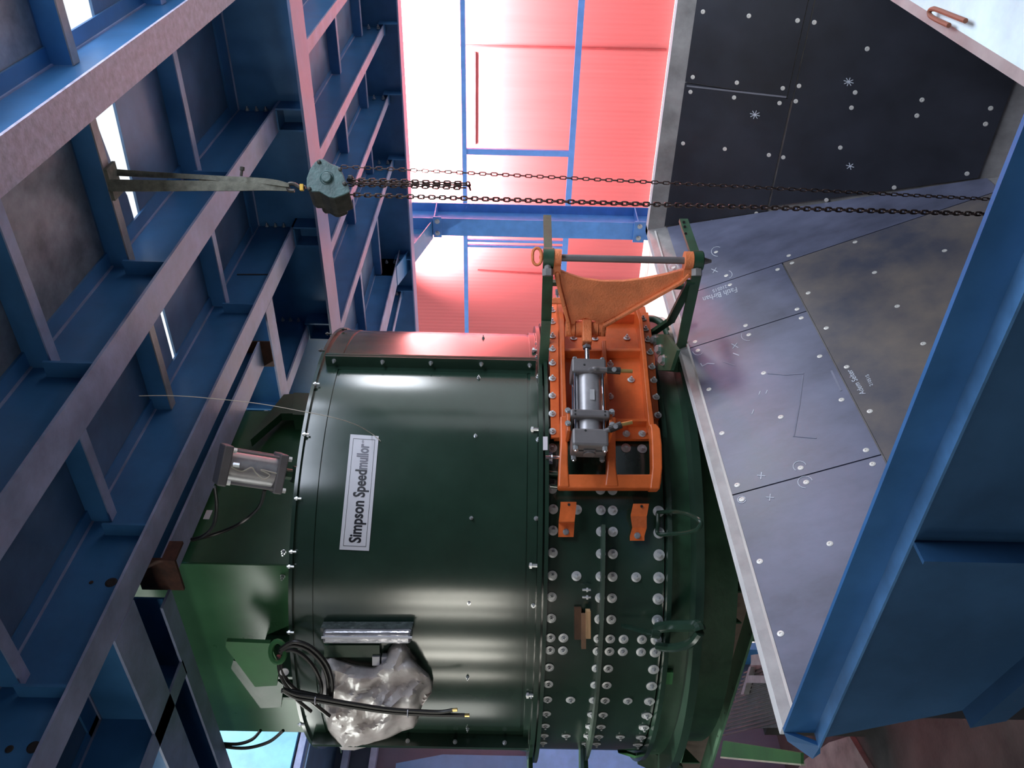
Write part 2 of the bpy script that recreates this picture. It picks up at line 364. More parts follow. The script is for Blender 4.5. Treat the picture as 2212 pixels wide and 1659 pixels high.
for (px, py, w) in ((240, 1258, .024), (197, 1258, .009), (72, 1614, .022), (20, 1618, .014)):
    p = PY(px, py, 2.6925); MB().lathe(p, (0, -1, 0), [(w, 0), (w * .7, .002)], 16).build('burn_mark', BURN, t3)
p0, p1 = PY(512, 593, 2.692), PY(583, 593, 2.692); MB().obox((p0 + p1) / 2, p1 - p0, (0, 1, 0), (1, 0, 0), (p1 - p0).length, .003, .014).build('cut_slot', BURN, t3)
t = beam('x', 2.86, 3.04, 2.46, 4.19, 'short steel beam on the near edge of the shaft opening, rusty cut end over the mixer')
MB().box(2.455, 2.47, 2.85, 3.05, 1.44, 1.63).box(2.47, 2.57, 2.85, 2.865, 1.44, 1.50).build('end_bracket', RUST, t)
MB().box(4.19, 4.20, 2.86, 3.045, 1.44, 1.64).build('end_plate', RUST, t)
beam('x', 3.44, 3.54, -1, 2.36, 'steel beam left of the shaft opening, dim in the bottom left corner')
beam('x', 3.44, 3.54, 4.56, 5.405, 'stub of steel beam right of the shaft opening beside the mixer rim')
beam('y', 1.985, 2.185, 2.78, 5.6, 'broad dark steel beam along the left of the picture bottom, beside the shaft frame')
beam('y', 2.35, 2.46, 3.045, 5.6, 'steel beam framing the near side of the shaft in front of the bright tower face')
t = beam('y', 4.40, 4.56, 2.775, 3.55, 'short pale steel beam framing the far side of the shaft above the mixer rim')
MB().box(4.40, 4.56, 3.55, 3.562, 1.40, 1.79).build('end_plate', BLUE, t)
# deep main beams across the bays
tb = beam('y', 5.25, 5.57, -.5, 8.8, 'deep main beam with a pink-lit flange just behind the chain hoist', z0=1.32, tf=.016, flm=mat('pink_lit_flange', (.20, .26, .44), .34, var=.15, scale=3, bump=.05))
for y in (.99, 1.875, 2.70, 3.49, 4.3):
    MB().box(5.262, 5.405, y - .075, y - .063, 1.336, 1.52).box(5.262, 5.405, y + .063, y + .075, 1.336, 1.52).box(5.25, 5.405, y - .063, y + .063, 1.49, 1.502).build('stiffener', BLUE, tb)
    for k in range(3): inst(T_SML, 'bolt', (5.39, y - .012, 1.60 + .06 * k), (0, -1, 0), tb, 1.6)
tb = beam('y', 10.12, 10.44, -.5, 12, 'deep main beam at the outer edge of the platform, against the bright red wall', z0=1.32, tf=.016, flm=MATS['pink_lit_flange'])
for y in (1.71, 2.53, 3.335, 4.15, 5.57, 6.07):
    MB().box(10.13, 10.27, y - .075, y - .063, 1.336, 1.56).box(10.13, 10.27, y - .063, y + .063, 1.49, 1.502).build('stiffener', BLUE, tb)
    for k in range(2): inst(T_SML, 'bolt', (10.12, y - .02, 1.56 + .11 * k), (-.2, -1, 0), tb, 2.6)
outer = [(1.66, 1.76, 'outer-bay beam nearest the picture top, between the two deep main beams'),
         (2.48, 2.58, 'outer-bay beam that meets the near main beam just above the hoist'),
         (3.29, 3.38, 'outer-bay beam passing behind the hoist chains'),
         (4.10, 4.20, 'outer-bay beam below the hoist chains, left of the heavy one'),
         (6.03, 6.12, 'slim outer-bay beam just above the mixer cover, next to the yard')]
for y0, y1, lb in outer: beam('x', y0, y1, 5.42, 10.27, lb, 'steel beams of the outer bay')
heavy = beam('x', 5.43, 5.72, 5.42, 10.27, 'heavy outer-bay beam that bends down into the blue column', 'steel beams of the outer bay')
MB().prism([(9.8, 5.43, 1.49), (11.2, 5.43, 1.13), (11.2, 5.43, 1.145), (9.8, 5.43, 1.505)], (0, .29, 0)).build('haunch_flange', BLUE, heavy)
MB().prism([(9.8, 5.57, 1.50), (11.2, 5.57, 1.14), (11.2, 5.57, 1.79), (9.8, 5.57, 1.79)], (0, .01, 0)).prism([(10.45, 5.43, 1.35), (10.45, 5.72, 1.35), (10.45, 5.72, 1.79), (10.45, 5.43, 1.79)], (.012, 0, 0)).build('haunch_web', BLUE, heavy)
# secondary joists
def joist(x, y0, y1, label, group, w=.055, zb=1.70, z1=1.8, m=None):
    t = thing('joist', (x, (y0 + y1) / 2, zb), label, 'joist', group)
    MB().box(x, x + w, y0, y1, zb, zb + .006).build('flange', m or FLG, t)
    MB().box(x, x + .006, y0, y1, zb + .006, z1 - .001).build('web', BLUE, t)
    return t
spans = ((.36, .985, 'before the first beam'), (1.0, 1.868, 'between the first and second long beams'), (1.882, 2.69, 'between the second and third long beams'))
names = {1.72: 'joist nearest the viewer', 2.53: 'steel joist on the left', 3.31: 'raw-edged joist beside the daylight slot', 4.31: 'joist beyond the daylight slot'}
for x, nm in names.items():
    for y0, y1, wh in spans:
        joist(x, y0, y1, nm + ' ' + wh, 'joists under the near deck', m=STEEL if x == 3.31 else None)
for x, nm in ((7.0, 'near joist'), (8.40, 'middle joist'), (9.80, 'far joist')):
    for y0, y1, wh in ((.4, 1.70, 'by the picture top'), (1.72, 2.52, 'above the hoist'), (2.54, 3.33, 'level with the hoist'), (3.345, 4.14, 'just below the hoist chains'), (4.16, 5.56, 'beside the heavy beam')):
        joist(x, y0, y1, nm + ' of the outer bay ' + wh, 'joists of the outer bay', w=.075)
joist(4.58, 3.55, 4.4, 'pinkish joist hanging beside the mixer top behind the broad short beam', 'joists under the near deck', w=.07)

# ------------------------------------------------------------------ column and frame by the yard
t = thing('steel_column', (11.45, 5.53, -3.2), 'blue steel column standing at the outer edge of the platform before the red wall', 'column')
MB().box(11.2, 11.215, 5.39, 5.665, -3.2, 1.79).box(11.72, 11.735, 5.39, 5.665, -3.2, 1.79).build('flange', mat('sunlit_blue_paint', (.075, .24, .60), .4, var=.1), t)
MB().box(11.215, 11.72, 5.524, 5.536, -3.2, 1.79).build('web', MATS['sunlit_blue_paint'], t)
MB().box(11.215, 11.72, 5.39, 5.524, 1.10, 1.115).box(11.215, 11.72, 5.39, 5.524, -1.9, -1.885).build('stiffener', MATS['sunlit_blue_paint'], t)
pl = MB().box(11.18, 11.2, 5.36, 5.69, 1.0, 1.12).box(11.17, 11.2, 5.36, 5.69, -1.99, -1.83).build('splice_plate', MATS['sunlit_blue_paint'], t)
for z in (-1.91, 1.06):
    for y in (5.43, 5.62): inst(T_HEX, 'bolt', (11.18 if z > 0 else 11.17, y, z), (-1, 0, 0), pl, 2.2)
t = thing('guard_frame', (16.5, 6, -3.2), 'slim blue tubular frame with long rails in front of the red cladding', 'frame')
RB = mat('rail_paint', (.07, .20, .52), .4, var=.08)
for z, w, nm in ((.955, .045, 'rail'), (-1.235, .06, 'rail')):
    MB().box(16.46, 16.54, -6, 11.5, z - w, z + w).build(nm, RB, t)
for y in (6.43, -1.5): MB().box(16.47, 16.53, y - .06, y + .06, -1.24, .95).build('stile', RB, t)
MB().box(16.47, 16.53, 8.42, 8.47, -1.24, .95).box(16.47, 16.53, 8.55, 8.60, -1.24, .95).build('stile', RB, t)
for y in (-5.9, 11.4): MB().box(16.47, 16.53, y - .05, y + .05, -3.2, .95).build('post', RB, t)

# blue steelwork seen past the left side of the mixer
t = thing('blue_wall_frame', (5, 8.8, -3.2), 'bright blue steel panels and rails seen past the left edge of the mixer', 'frame')
MB().box(4.2, 6.2, 8.80, 8.86, 2.25, 3.5).build('panel', CYAN, t)
MB().box(4.2, 6.2, 8.74, 8.86, -1.83, -.33).build('panel', mat('blue_panel', (.18, .40, .82), .4, var=.1), t)
MB().prism([(4.2, 8.72, -.33), (4.2, 8.72, 1.1), (4.75, 8.72, 1.1), (4.86, 8.72, .6), (4.86, 8.72, -.33)], (0, .1, 0)).build('gusset', BLUE, t)
for z in (1.32, 1.62, 1.92, 2.12): MB().box(4.0, 6.3, 8.7, 8.8, z, z + .07).build('rail', FLG, t)
MB().box(4.3, 4.4, 8.6, 8.9, -3.2, 5).box(6.2, 6.3, 8.6, 8.9, -3.2, 5).build('post', BLUE, t)

# ------------------------------------------------------------------ hopper
NA = V(0, 1, -1 / 2.3); NB = V(1, 0, -.456)
def WA(x, y): return PP(x, y, (0, 2.16, -.8), NA)
def WB(x, y): return PP(x, y, (4.40, 0, -.8), NB)
def ya(z): return 2.16 + (z + .8) / 2.3
def xb(z): return 4.40 + (z + .8) * .456
na = V(0, -1, 1 / 2.3).normalized(); nb = V(-1, 0, .456).normalized()
ZB = -2.32
H = thing('hopper', (2.8, 1.3, -3.2), 'large blue hopper lined with dark bolted rubber sheets under the mixer', 'hopper')
def wallA(mb, x0, x1, z0, z1, o0, o1, x0b=None, x1b=None):
    x0b = x0 if x0b is None else x0b; x1b = x1 if x1b is None else x1b
    pts = [(x0b, ya(z1), z1), (x1b, ya(z1), z1), (x1, ya(z0), z0), (x0, ya(z0), z0)]
    mb.prism([Vector(p) + na * o0 for p in pts], na * (o1 - o0)); return mb
def wallB(mb, y0, y1, z0, z1, o0, o1, y1b=None):
    y1b = y1 if y1b is None else y1b
    pts = [(xb(z1), y0, z1), (xb(z1), y1b, z1), (xb(z0), y1, z0), (xb(z0), y0, z0)]
    mb.prism([Vector(p) + nb * o0 for p in pts], nb * (o1 - o0)); return mb
wallA(MB(), 1.302, 4.40, -.8, ZB, -.012, 0, x1b=xb(ZB)).build('side_plate', STEEL, H)
wallB(MB(), .36, 2.16, -.8, ZB, -.012, 0, y1b=ya(ZB)).build('end_plate', STEEL, H)
# top edge of the lining, painted pale to look lit
wallA(MB(), 1.30, 4.33, -.832, -.84, .001, .016).build('lining_edge', mat('lit_lining_edge', (.62, .58, .55), .7), H)
lin = []
def sheetA(label, m, x0, x1, z0, z1, x0b=None, x1b=None):
    o = wallA(MB(), x0, x1, z0, z1, .001, .013, x0b, x1b).build('lining_sheet', m, H); o['label'] = label; return o
G = .006
sA = sheetA('lit upper sheet nearest the blue corner', RUB, 1.30, 2.195, -.84, -1.325)
sBm = sheetA('lit middle sheet scuffed with chalk lines', RUB, 2.195 + G, 3.145, -.84, -1.325)
sC = sheetA('lit upper sheet with chalk handwriting by the bracket', RUB, 3.145 + G, 3.585, -.84, -1.325)
sD = sheetA('long dusty lower sheet', RUBW, 1.30, 3.585, -1.325 - G, ZB + .05)
sE = sheetA('tall sheet beside the dark end wall', RUB, 3.585 + G, 4.33, -.90, ZB + .08, x1b=xb(ZB) + .02)
o = wallB(MB(), .40, 1.30, -.888, -1.355, .001, .013).build('lining_sheet', RUBK, H)
o = wallB(MB(), 1.306, 2.11, -.888, -1.375, .001, .013, y1b=1.9).build('lining_sheet', RUBK, H)
o = wallB(MB(), .40, 1.87, -1.385, -2.21, .001, .013, y1b=1.53).build('lining_sheet', RUBK, H)
wallB(MB(), .40, 1.31, -1.358, -1.380, .001, .011).build('lining_sheet', RUBK, H)
# scraped light line along the upper joint of the end wall
p, q = WB(1485, 184) + nb * .0145, WB(1700, 208) + nb * .0145
MB().obox((p + q) / 2, q - p, nb, (q - p).cross(nb), (q - p).length, .002, .008).build('scratch', mat('scratch_grey', (.16, .16, .19), .6), H)
# lower outlet below the dark wall
MB().box(xb(ZB) - .14, xb(ZB) - .01, .40, 1.5, ZB - .03, ZB - .02).build('outlet_ledge', STEEL, H)
MB().box(xb(ZB) - .15, xb(ZB) - .14, .4, 1.5, -3.1, ZB - .02).box(1.4, xb(ZB) - .14, 1.49, 1.5, -3.1, ZB + .01).box(1.4, 3.6, .40, .41, -3.1, ZB).build('outlet_chute', RUBK, H)
# near rim: upstand, lip and outer plates
MB().box(1.29, 1.302, .30, 2.165, -.885, -.80).build('rim_upstand', mat('rim_blue', (.03, .13, .33), .4, var=.2, scale=3), H)
MB().prism([(1.25, 2.165, -.891), (1.29, 2.165, -.80), (1.29, 2.21, -.82), (1.25, 2.23, -.885), (1.25, 2.20, -.90)], (.014, 0, 0)).build('rim_corner', MATS['rim_blue'], H)
MB().box(1.245, 1.302, .30, 2.165, -.891, -.885).build('rim_lip', mat('lit_lip_blue', (.07, .19, .40), .4, var=.3, scale=5), H)  # lip blue lightened, light from above put into the colour
MB().prism([(1.25, .30, -.891), (1.25, ya(-.891), -.891), (1.25, ya(-2.2), -2.2), (1.25, .30, -2.2)], (.01, 0, 0)).build('outer_plate', mat('shaded_outer_blue', (.022, .085, .20), .5, var=.25, scale=1.5, bump=.06), H)  # blue darkened, shade on the near side painted in
MB().box(1.19, 1.25, 1.335, 1.345, -2.0, -.891).build('rib', MATS['shaded_outer_blue'], H)
MB().prism([(1.25, ya(-1.22), -1.22), (1.25, ya(-1.30), -1.30), (1.25, .9, -1.62), (1.25, .9, -1.54)], (-.05, 0, 0)).build('rib', MATS['shaded_outer_blue'], H)
# far and right rims
MB().box(4.40, 4.47, .30, 2.20, -.812, -.80).build('rim_flange', mat('sunlit_rim', (.72, .72, .74), .5), H)  # rim top whitened, sunlight put into the colour
MB().box(1.305, 4.47, 2.162, 2.20, -.812, -.80).build('rim_flange', MATS['sunlit_rim'], H)
MB().box(1.302, 4.40, .372, .392, -.86, -.80).build('rim_upstand', STEEL, H)
MB().box(1.302, 4.47, -.02, .372, -.83, -.80).build('rim_flange', mat('overlit_flange', (.62, .74, .80), .5, var=.15, scale=5), H)  # flange paled, its strong daylight is part of the colour
MB().box(1.302, 4.47, .372, .384, ZB, -.86).build('right_plate', RUBK, H)
MB().box(1.302, 1.314, .384, 2.1, -2.2, -.885).build('near_plate', RUBK, H)
for x, y in ((1.34, .5), (4.3, .5), (1.34, 1.6), (4.1, 1.55)):
    MB().box(x - .04, x + .04, y - .04, y + .04, -3.2, -2.1).build('leg', BLUE, H)

scrA = [(1551, 548), (1548, 549), (1456, 582), (1570, 600), (1578, 620), (1681, 587), (1723, 673), (1612, 708), (1503, 743), (1619, 728), (1509, 762), (1732, 692), (1651, 811), (1533, 846), (1772, 775),
        (1688, 906), (1561, 941), (1819, 869), (1731, 1016), (1594, 1053), (1872, 978), (1743, 1047), (1604, 1084), (1886, 1008), (1794, 1180), (1643, 1218), (1688, 1374),
        (1705, 557), (1712, 573), (1747, 638), (1786, 714), (1830, 798), (1880, 894), (1890, 594), (1939, 667), (1995, 748), (2041, 547), (1848, 528)]
scrA = [s for s in scrA if s != (1551, 548)]
def sheet_of(x, y):
    p = WA(x, y)
    if p.x > 3.588: return sE
    if p.z < -1.328: return sD
    return sA if p.x < 2.2 else (sBm if p.x < 3.148 else sC)
for s in scrA: inst(T_SCR, 'screw', WA(*s) + na * .0128, na, sheet_of(*s), .56)
scrB = [(1520, 24), (1619, 33), (1724, 43), (1760, 47), (1874, 104), (1498, 165), (1593, 177), (1692, 189), (1727, 184), (1493, 197), (1587, 209), (1685, 221), (1720, 217), (1848, 198), (1840, 231), (1992, 214),
        (1981, 248), (2140, 232), (2129, 266), (1477, 308), (1567, 320), (1662, 333), (1693, 338), (1816, 317), (1449, 495), (1539, 477), (1635, 459), (1786, 430), (2089, 373), (1932, 403)]
lb = [c for c in H.children if c.name.startswith('lining_sheet') and c.data.materials[0] == RUBK]
for s in scrB:
    p = WB(*s); k = 2 if p.z < -1.382 else (0 if p.y < 1.303 else 1)
    inst(T_SCR, 'screw', p + nb * .0128, nb, lb[k], .56)
# chalk marks and handwriting on the lining
def stroke(pts, fn, n, parent, w=.0035, name='chalk_mark', m=None):
    P = [fn(*p) + n * .0138 for p in pts]; mb = MB(); A = []; B = []
    for i, p in enumerate(P):
        d = (P[min(i + 1, len(P) - 1)] - P[max(i - 1, 0)]).normalized(); s = d.cross(n).normalized() * w / 2
        A.append(p - s); B.append(p + s)
    mb.strip(A, B, n * .0006); return mb.build(name, m or CHALK, parent)
def star(cx, cy, r, fn, n, par, k=4, ph=.3):
    for i in range(k):
        a = PI * i / k + ph; dx, dy = r * math.cos(a), r * .85 * math.sin(a)
        stroke([(cx - dx, cy - dy), (cx + dx, cy + dy)], fn, n, par, .0032)
star(1632, 246, 11, WB, nb, lb[1]); star(1834, 175, 11, WB, nb, lb[2]); star(1837, 357, 9, WB, nb, lb[2], 3)
star(1545, 589, 8, WA, na, sC, 2, .5); star(1589, 752, 9, WA, na, sBm, 2, .6); star(1646, 1033, 9, WA, na, sBm, 2, .1); star(1665, 1080, 9, WA, na, sA, 2, .1)
for cx, cy, r, a0, a1, par in ((1551, 548, 13, 1.5, 5.2, sC), (1456, 582, 10, 2, 6.5, sC), (1572, 598, 11, -1.2, 1.2, sC), (1617, 730, 14, 1.2, 3.6, sBm), (1509, 763, 11, .5, 3, sBm), (1729, 1013, 14, 2.2, 6, sBm), (1741, 1047, 16, 1.5, 6, sA), (1604, 1085, 9, 0, 6, sA)):
    stroke([(cx + r * math.cos(a0 + (a1 - a0) * i / 10), cy + r * .8 * math.sin(a0 + (a1 - a0) * i / 10)) for i in range(11)], WA, na, par, .0025)
stroke([(1515, 790), (1519, 796), (1530, 790), (1545, 791)], WA, na, sBm, .004); stroke([(1563, 786), (1590, 795)], WA, na, sBm, .005, m=mat('faint_chalk', (.22, .23, .30), .9)); stroke([(1585, 768), (1598, 773)], WA, na, sBm, .004)
stroke([(1660, 812), (1700, 815), (1738, 812)], WA, na, sBm, .006, m=MATS['faint_chalk']); stroke([(1736, 816), (1728, 880), (1716, 948), (1765, 952)], WA, na, sBm, .006, m=MATS['faint_chalk'])
for a in ((1641, 858), (1656, 856)): stroke([a, (a[0] + 3, a[1] - 8)], WA, na, sBm, .003)
stroke([(1630, 890), (1626, 900)], WA, na, sBm, .003); stroke([(1797, 806), (1818, 850)], WA, na, sBm, .008, m=MATS['faint_chalk'])
def chalk_text(body, o, e, up, par, fn=WA, n=na):
    """o: start of the line, e: its end, up: where the top of the first capital lies (photo pixels)"""
    O = Vector(o); E_ = Vector(e) - O; U = Vector(up) - O
    def f(u, v):
        q = O + E_ * u + U * (v / .7); return fn(q.x, q.y) + n * .0142
    return text_mesh(body, f, 'handwriting', CHALK, par, bold=.004)
chalk_text('Fatih Birhan', (1592, 625), (1519, 647), (1595, 636), sC); chalk_text('210515', (1571, 620), (1540, 631), (1573, 626.5), sC)
chalk_text('Adem Selter', (1871, 856), (1840, 803), (1859, 860), sD); chalk_text('210515', (1887, 838), (1877, 814), (1880, 841), sD)
#=PART3=
# ------------------------------------------------------------------ mixer
MX = thing('mixer', (DC.x, DC.y, -3.2), 'large round green mixing machine with orange door, hanging in the platform shaft', 'mixer')
def ring(r0, r1, z0, z1, a0=0, a1=360, n=120): return MB().cbox(a0, a1, z0, z1, r0, r1, n)
MB().lathe(DC, (0, 0, 1), [(1.1, -.17), (1.1, .885)], 160).build('drum_shell', GREEN, MX, smooth=True)
o = MB().lathe(DC, (0, 0, 1), [(1.1, -.69), (1.1, -.171)], 160).build('lower_shell', GREEN, MX, smooth=True)
MB().lathe(DC, (0, 0, 1), [(1.0, .884), (1.118, .884), (1.118, .899), (.9, .902)], 160).build('lid', GREEN, MX, smooth=True)
ring(1.099, 1.107, .80, .868).build('rim_band', GREEN, MX, smooth=True)
ring(1.099, 1.104, -.10, .785, -86.2, -188, 90).build('cover_sheet', GREEN, MX, smooth=True)
ring(1.099, 1.104, -.10, .785, -84.5, 60, 90).build('cover_sheet', GREEN, MX, smooth=True)
rf = MB().cbox(0, 360, -.168, -.148, 1.099, 1.15, 120).cbox(0, 360, -.192, -.176, 1.099, 1.165, 120).build('ring_flange', GREEN, MX, smooth=True)
ring(1.099, 1.112, -.146, -.115).build('sealing_band', GREEN, MX, smooth=True)
ring(1.099, 1.165, -.431, -.417, -131, -215, 60).build('stiffening_ring', mat('green_worn', (.03, .055, .04), .45, var=.3), MX, smooth=True)
ring(1.099, 1.150, -.715, -.695).build('bottom_flange', GREEN, MX, smooth=True)
ring(1.06, 1.115, -.80, -.715).build('skirt', GRN3, MX, smooth=True)
ring(1.02, 1.215, -.835, -.80).build('base_ring', GREEN, MX, smooth=True)
ring(.9, 1.05, -1.02, -.835, n=80).build('base_drum', GRN3, MX, smooth=True)
for a0, a1, z in ((146, 158, -.16), (146, 160, -.424)):
    ring(1.1, 1.42, z - .01, z + .01, a0, a1, 8).build('support_lug', GRN3, MX)
# upright seam flanges with screws
def seam(deg, z0, z1, w, pxs, sgn=-1):
    a = math.radians(deg); e = V(math.cos(a), math.sin(a), 0); tg = V(-math.sin(a), math.cos(a), 0)
    c = DC + e * (1.1 + w / 2) + V(0, 0, (z0 + z1) / 2)
    o = MB().obox(c + tg * .008, e, tg, (0, 0, 1), w, .012, z1 - z0).obox(c - tg * .008, e, tg, (0, 0, 1), w, .012, z1 - z0).obox(DC + e * 1.102 - tg * .02 + V(0, 0, (z0 + z1) / 2), e, tg, (0, 0, 1), .006, .03, z1 - z0).build('seam_flange', GREEN, MX)
    for z in pxs: inst(T_SML, 'screw', DC + e * (1.1 + w * .62) + tg * sgn * .014 + V(0, 0, z), tg * sgn, o, 1.25)
    return o
seam(-88.5, -.14, .86, .062, [.82, .59, .36, .12, -.11])
seam(168.5, -.14, .86, .06, [.70, .42, .2, -.03], 1)
def rb(me, name, x, y, r, par, s=1.0):
    p = CY(x, y, r); return inst(me, name, p, radial(p), par, s)
for x, y in ((1027, 942), (1018, 1119), (1013, 1303), (1010, 1463), (1010, 1573), (1034, 817), (1044, 731), (1034, 787)): rb(T_SML, 'screw', x, y, 1.104, MX)
for x, y in ((1160, 743), (1159, 774), (1162, 815), (1162, 950), (1158, 1120), (1152, 1308), (1147, 1500)): rb(T_SML, 'screw', x, y, 1.112, MX, 1.2)
for x, y in ((1158, 757), (1156, 928), (1153, 1222), (1146, 1502)):
    p = CY(x, y, 1.12); MB().cyl(p - V(0, 0, .022), p + V(0, 0, .02), .008, 8).lathe(p, (0, 0, 1), [(.014, .008), (.014, .018)], 6).build('clamp_screw', BOLT, MX)
for x, y in ((745, 711), (711, 721), (696, 757), (685, 829), (662, 938), (645, 1077), (634, 1192), (629, 1224), (629, 1366), (652, 1565)):
    p = CY(x, y, 1.12); MB().cyl(p - V(0, 0, .012), p + V(0, 0, .018), .005, 8).lathe(p + V(0, 0, .004), (0, 0, 1), [(.009, 0), (.009, .008)], 6).build('rim_screw', BOLT if y > 800 else DBOLT, MX)
# rows of capped bolts round the lower shell
rows = [1100, 1146, 1194, 1243, 1289, 1335, 1377, 1404, 1441, 1477, 1510, 1541, 1567, 1588, 1604]
zc = {x: CY(x, 1243).z for x in (1193, 1245, 1297, 1323, 1374, 1423)}; zc[1221] = CY(1221, 1243).z; zc[1352] = CY(1352, 1243).z; zc[1392] = CY(1392, 1243).z
for i, y in enumerate(rows):
    p = CY(1193, y); e = radial(p)
    cols = [1193, 1297, 1323, 1423]
    if i in (0, 3, 10, 13): cols += [1245] + ([1374] if i else [])
    if i in (6, 7): cols += [1221, 1352, 1392]
    for c in cols: inst(T_CAP, 'bolt', DC + e * 1.1005 + V(0, 0, zc[c]), e, MX, 1.12 if c == 1423 else .98)
for x, y in ((1193, 968), (1352, 968), (1387, 970), (1193, 1056), (1297, 1058), (1323, 1059)): rb(T_CAP, 'bolt', x, y, 1.1005, MX)

# white sign with its lettering
sg = [(757, 938), (818, 942), (797, 1190), (733, 1187)]       # top-left, top-right, bottom-right, bottom-left in the photo
def SG(s, t, r=1.1075):   # s: bottom to top, t: left to right
    a = Vector(sg[3]).lerp(Vector(sg[0]), s); b = Vector(sg[2]).lerp(Vector(sg[1]), s); q = a.lerp(b, t); return CY(q.x, q.y, r)
n = 24
mb = MB(); A = [SG(i / n, 0) for i in range(n + 1)]; B = [SG(i / n, 1) for i in range(n + 1)]
mb.strip(A, B, [radial(p) * -.0025 for p in A]); sign = mb.build('sign', WHT, MX); sign['label'] = 'white sign reading Simpson Speedmullor'
def sline(s0, t0, s1, t1, w=.0016):
    P = [SG(s0 + (s1 - s0) * i / 12, t0 + (t1 - t0) * i / 12, 1.1079) for i in range(13)]; X = []; Y = []
    for i, p in enumerate(P):
        d = (P[min(i + 1, 12)] - P[max(i - 1, 0)]).normalized(); s = d.cross(radial(p)) * w / 2; X.append(p - s); Y.append(p + s)
    return MB().strip(X, Y, V(0, 0, 0) + radial(P[0]) * .0004)
mb = MB()
for a in ((.035, .12, .965, .12), (.035, .88, .965, .88), (.035, .12, .035, .88), (.965, .12, .965, .88)):
    q = sline(*a); mb.add(q.v, q.f)
mb.build('sign_border', INK, sign)
def word(body, s0, s1, m, bold):
    text_mesh(body, lambda u, v: SG(s0 + (s1 - s0) * u, .685 - v * .56, 1.1084), 'lettering', m, sign, bold=bold)
word('Simpson', .065, .43, INK, .028); word('Speed', .462, .70, INK, .028); word('mullor', .705, .925, INK2, .028)
text_mesh('\u00ae', lambda u, v: SG(.93 + .028 * u, .50 - v * .1, 1.1084), 'lettering', INK2, sign)
# small plates and sensor by the ring flange
mb = MB(); A = [CY(1173, y, 1.167) for y in (943, 958, 972)]; B = [CY(1183, y, 1.167) for y in (943, 958, 972)]
o = mb.strip(A, B, radial(A[0]) * -.004).build('data_plate', WHT, MX)
p = CY(1188, 990, 1.16); e = radial(p); tg = V(-e.y, e.x, 0)
sn = MB().obox(p, tg, (0, 0, 1), e, .055, .022, .006).build('sensor_plate', CHROME, MX)
MB().cyl(p + e * .012 + V(0, 0, .02), p + e * .012 - V(0, 0, .042), .0075, 12).lathe(p + e * .012 - V(0, 0, .01), (0, 0, 1), [(.012, 0), (.012, .006)], 6).build('sensor', CHROME, sn)
MB().cyl(CY(1180, 1022, 1.13), CY(1206, 1024, 1.13), .012, 12).build('hinge_boss', GREEN, MX); MB().cyl(CY(1188, 1050, 1.13), CY(1206, 1052, 1.13), .008, 10).build('hinge_boss', GREEN, MX)

# the square tower that rises through the shaft
tw = MB().box(2.64, 3.80, 3.08, 4.53, .88, 2.5).build('tower', mat('tower_green', (.018, .075, .03), .30, var=.2, scale=2, rvar=.08), MX, bevel=.006)
tw2 = MB().box(2.56, 3.92, 3.0, 4.6, .899, .905).build('tower_foot', GREEN, MX)
p = PY(449, 1112, 3.079); MB().obox(p, (1, 0, 0), (0, 0, 1), (0, 1, 0), .062, .030, .003).build('data_plate', WHT, tw)
for k, xs in enumerate((((559, 918), (613, 852), (640, 850), (642, 893), (607, 893), (541, 950)),)):
    MB().prism([PY(x, y, 2.98) for x, y in xs], (0, .05, 0)).build('side_bracket', GRN3, MX)
MB().prism([PY(x, y, 2.97) for x, y in ((634, 848), (668, 849), (667, 897), (632, 895))], (0, .11, 0)).build('side_bracket', GRN3, MX)
MB().box(2.40, 2.64, 3.62, 3.64, .9, 1.2).box(2.44, 2.64, 3.86, 3.88, .9, 1.2).build('bracket_arm', GRN3, MX)
for x0, ps in ((2.36, ((489, 1386), (583, 1390), (603, 1437), (598, 1481), (551, 1484), (487, 1398))), (2.42, ((504, 1427), (560, 1440), (612, 1480), (607, 1528), (563, 1530), (499, 1444)))):
    MB().prism([PX(x, y, x0) for x, y in ps], (.02, 0, 0)).build('cable_bracket', GRN2 if x0 < 2.4 else GRN3, MX)
for x, y in ((613, 1191), (611, 1244)): inst(T_SML, 'screw', PX(x, y, 2.636), (-1, 0, 0), MX, 1.5)

# hinge bracket arms reaching out from the drum
HX = PD(1350, 560, 3.6); HX = V(HX.x, HX.y, 0)
def hz(px): return PD(px, 560, 3.6).z
def hbar(a, b, h, t, m=GRN3, name='hinge_bracket', mb=None):
    a, b = Vector(a), Vector(b); d = (b - a); L = d.length; d.normalize(); up = V(0, 0, 1); w = d.cross(up).normalized(); up = w.cross(d)
    (mb or MB()).obox((a + b) / 2, d, up, w, L, h, t) if mb else None
    return MB().obox((a + b) / 2, d, up, w, L, h, t).build(name, m, MX)
BRK = mat('bracket_green', (.022, .075, .04), .45, var=.3, scale=9, bump=.1)
up_o = hbar(PD(1182, 468, 3.86), PD(1184, 545, 3.62), .036, .018, BRK); lo_o = hbar(PD(1476, 476, 3.86), PD(1502, 552, 3.62), .040, .018, BRK)
hbar(PD(1184, 575, 3.6), PD(1180, 690, 3.85), .046, .02, BRK); hbar(PD(1180, 690, 3.85), PD(1172, 815, 4.02), .044, .03, BRK)
hbar(PD(1505, 590, 3.6), PD(1470, 752, 3.86), .042, .02, GRN3)
MB().prism([PD(1487, 735, 3.86), PD(1462, 742, 3.88), PD(1424, 800, 3.93), PD(1490, 806, 3.86)], M[2] * .03).build('hinge_bracket', GRN3, MX)
hbar(PD(1492, 608, 3.62), PD(1448, 694, 3.9), .036, .018, GRN3); hbar(PD(1452, 690, 3.9), PD(1405, 722, 4.05), .034, .018, GRN3)
hbar(PD(1192, 611, 3.95), PD(1480, 619, 3.95), .026, .02, GRN3, 'cross_strut')
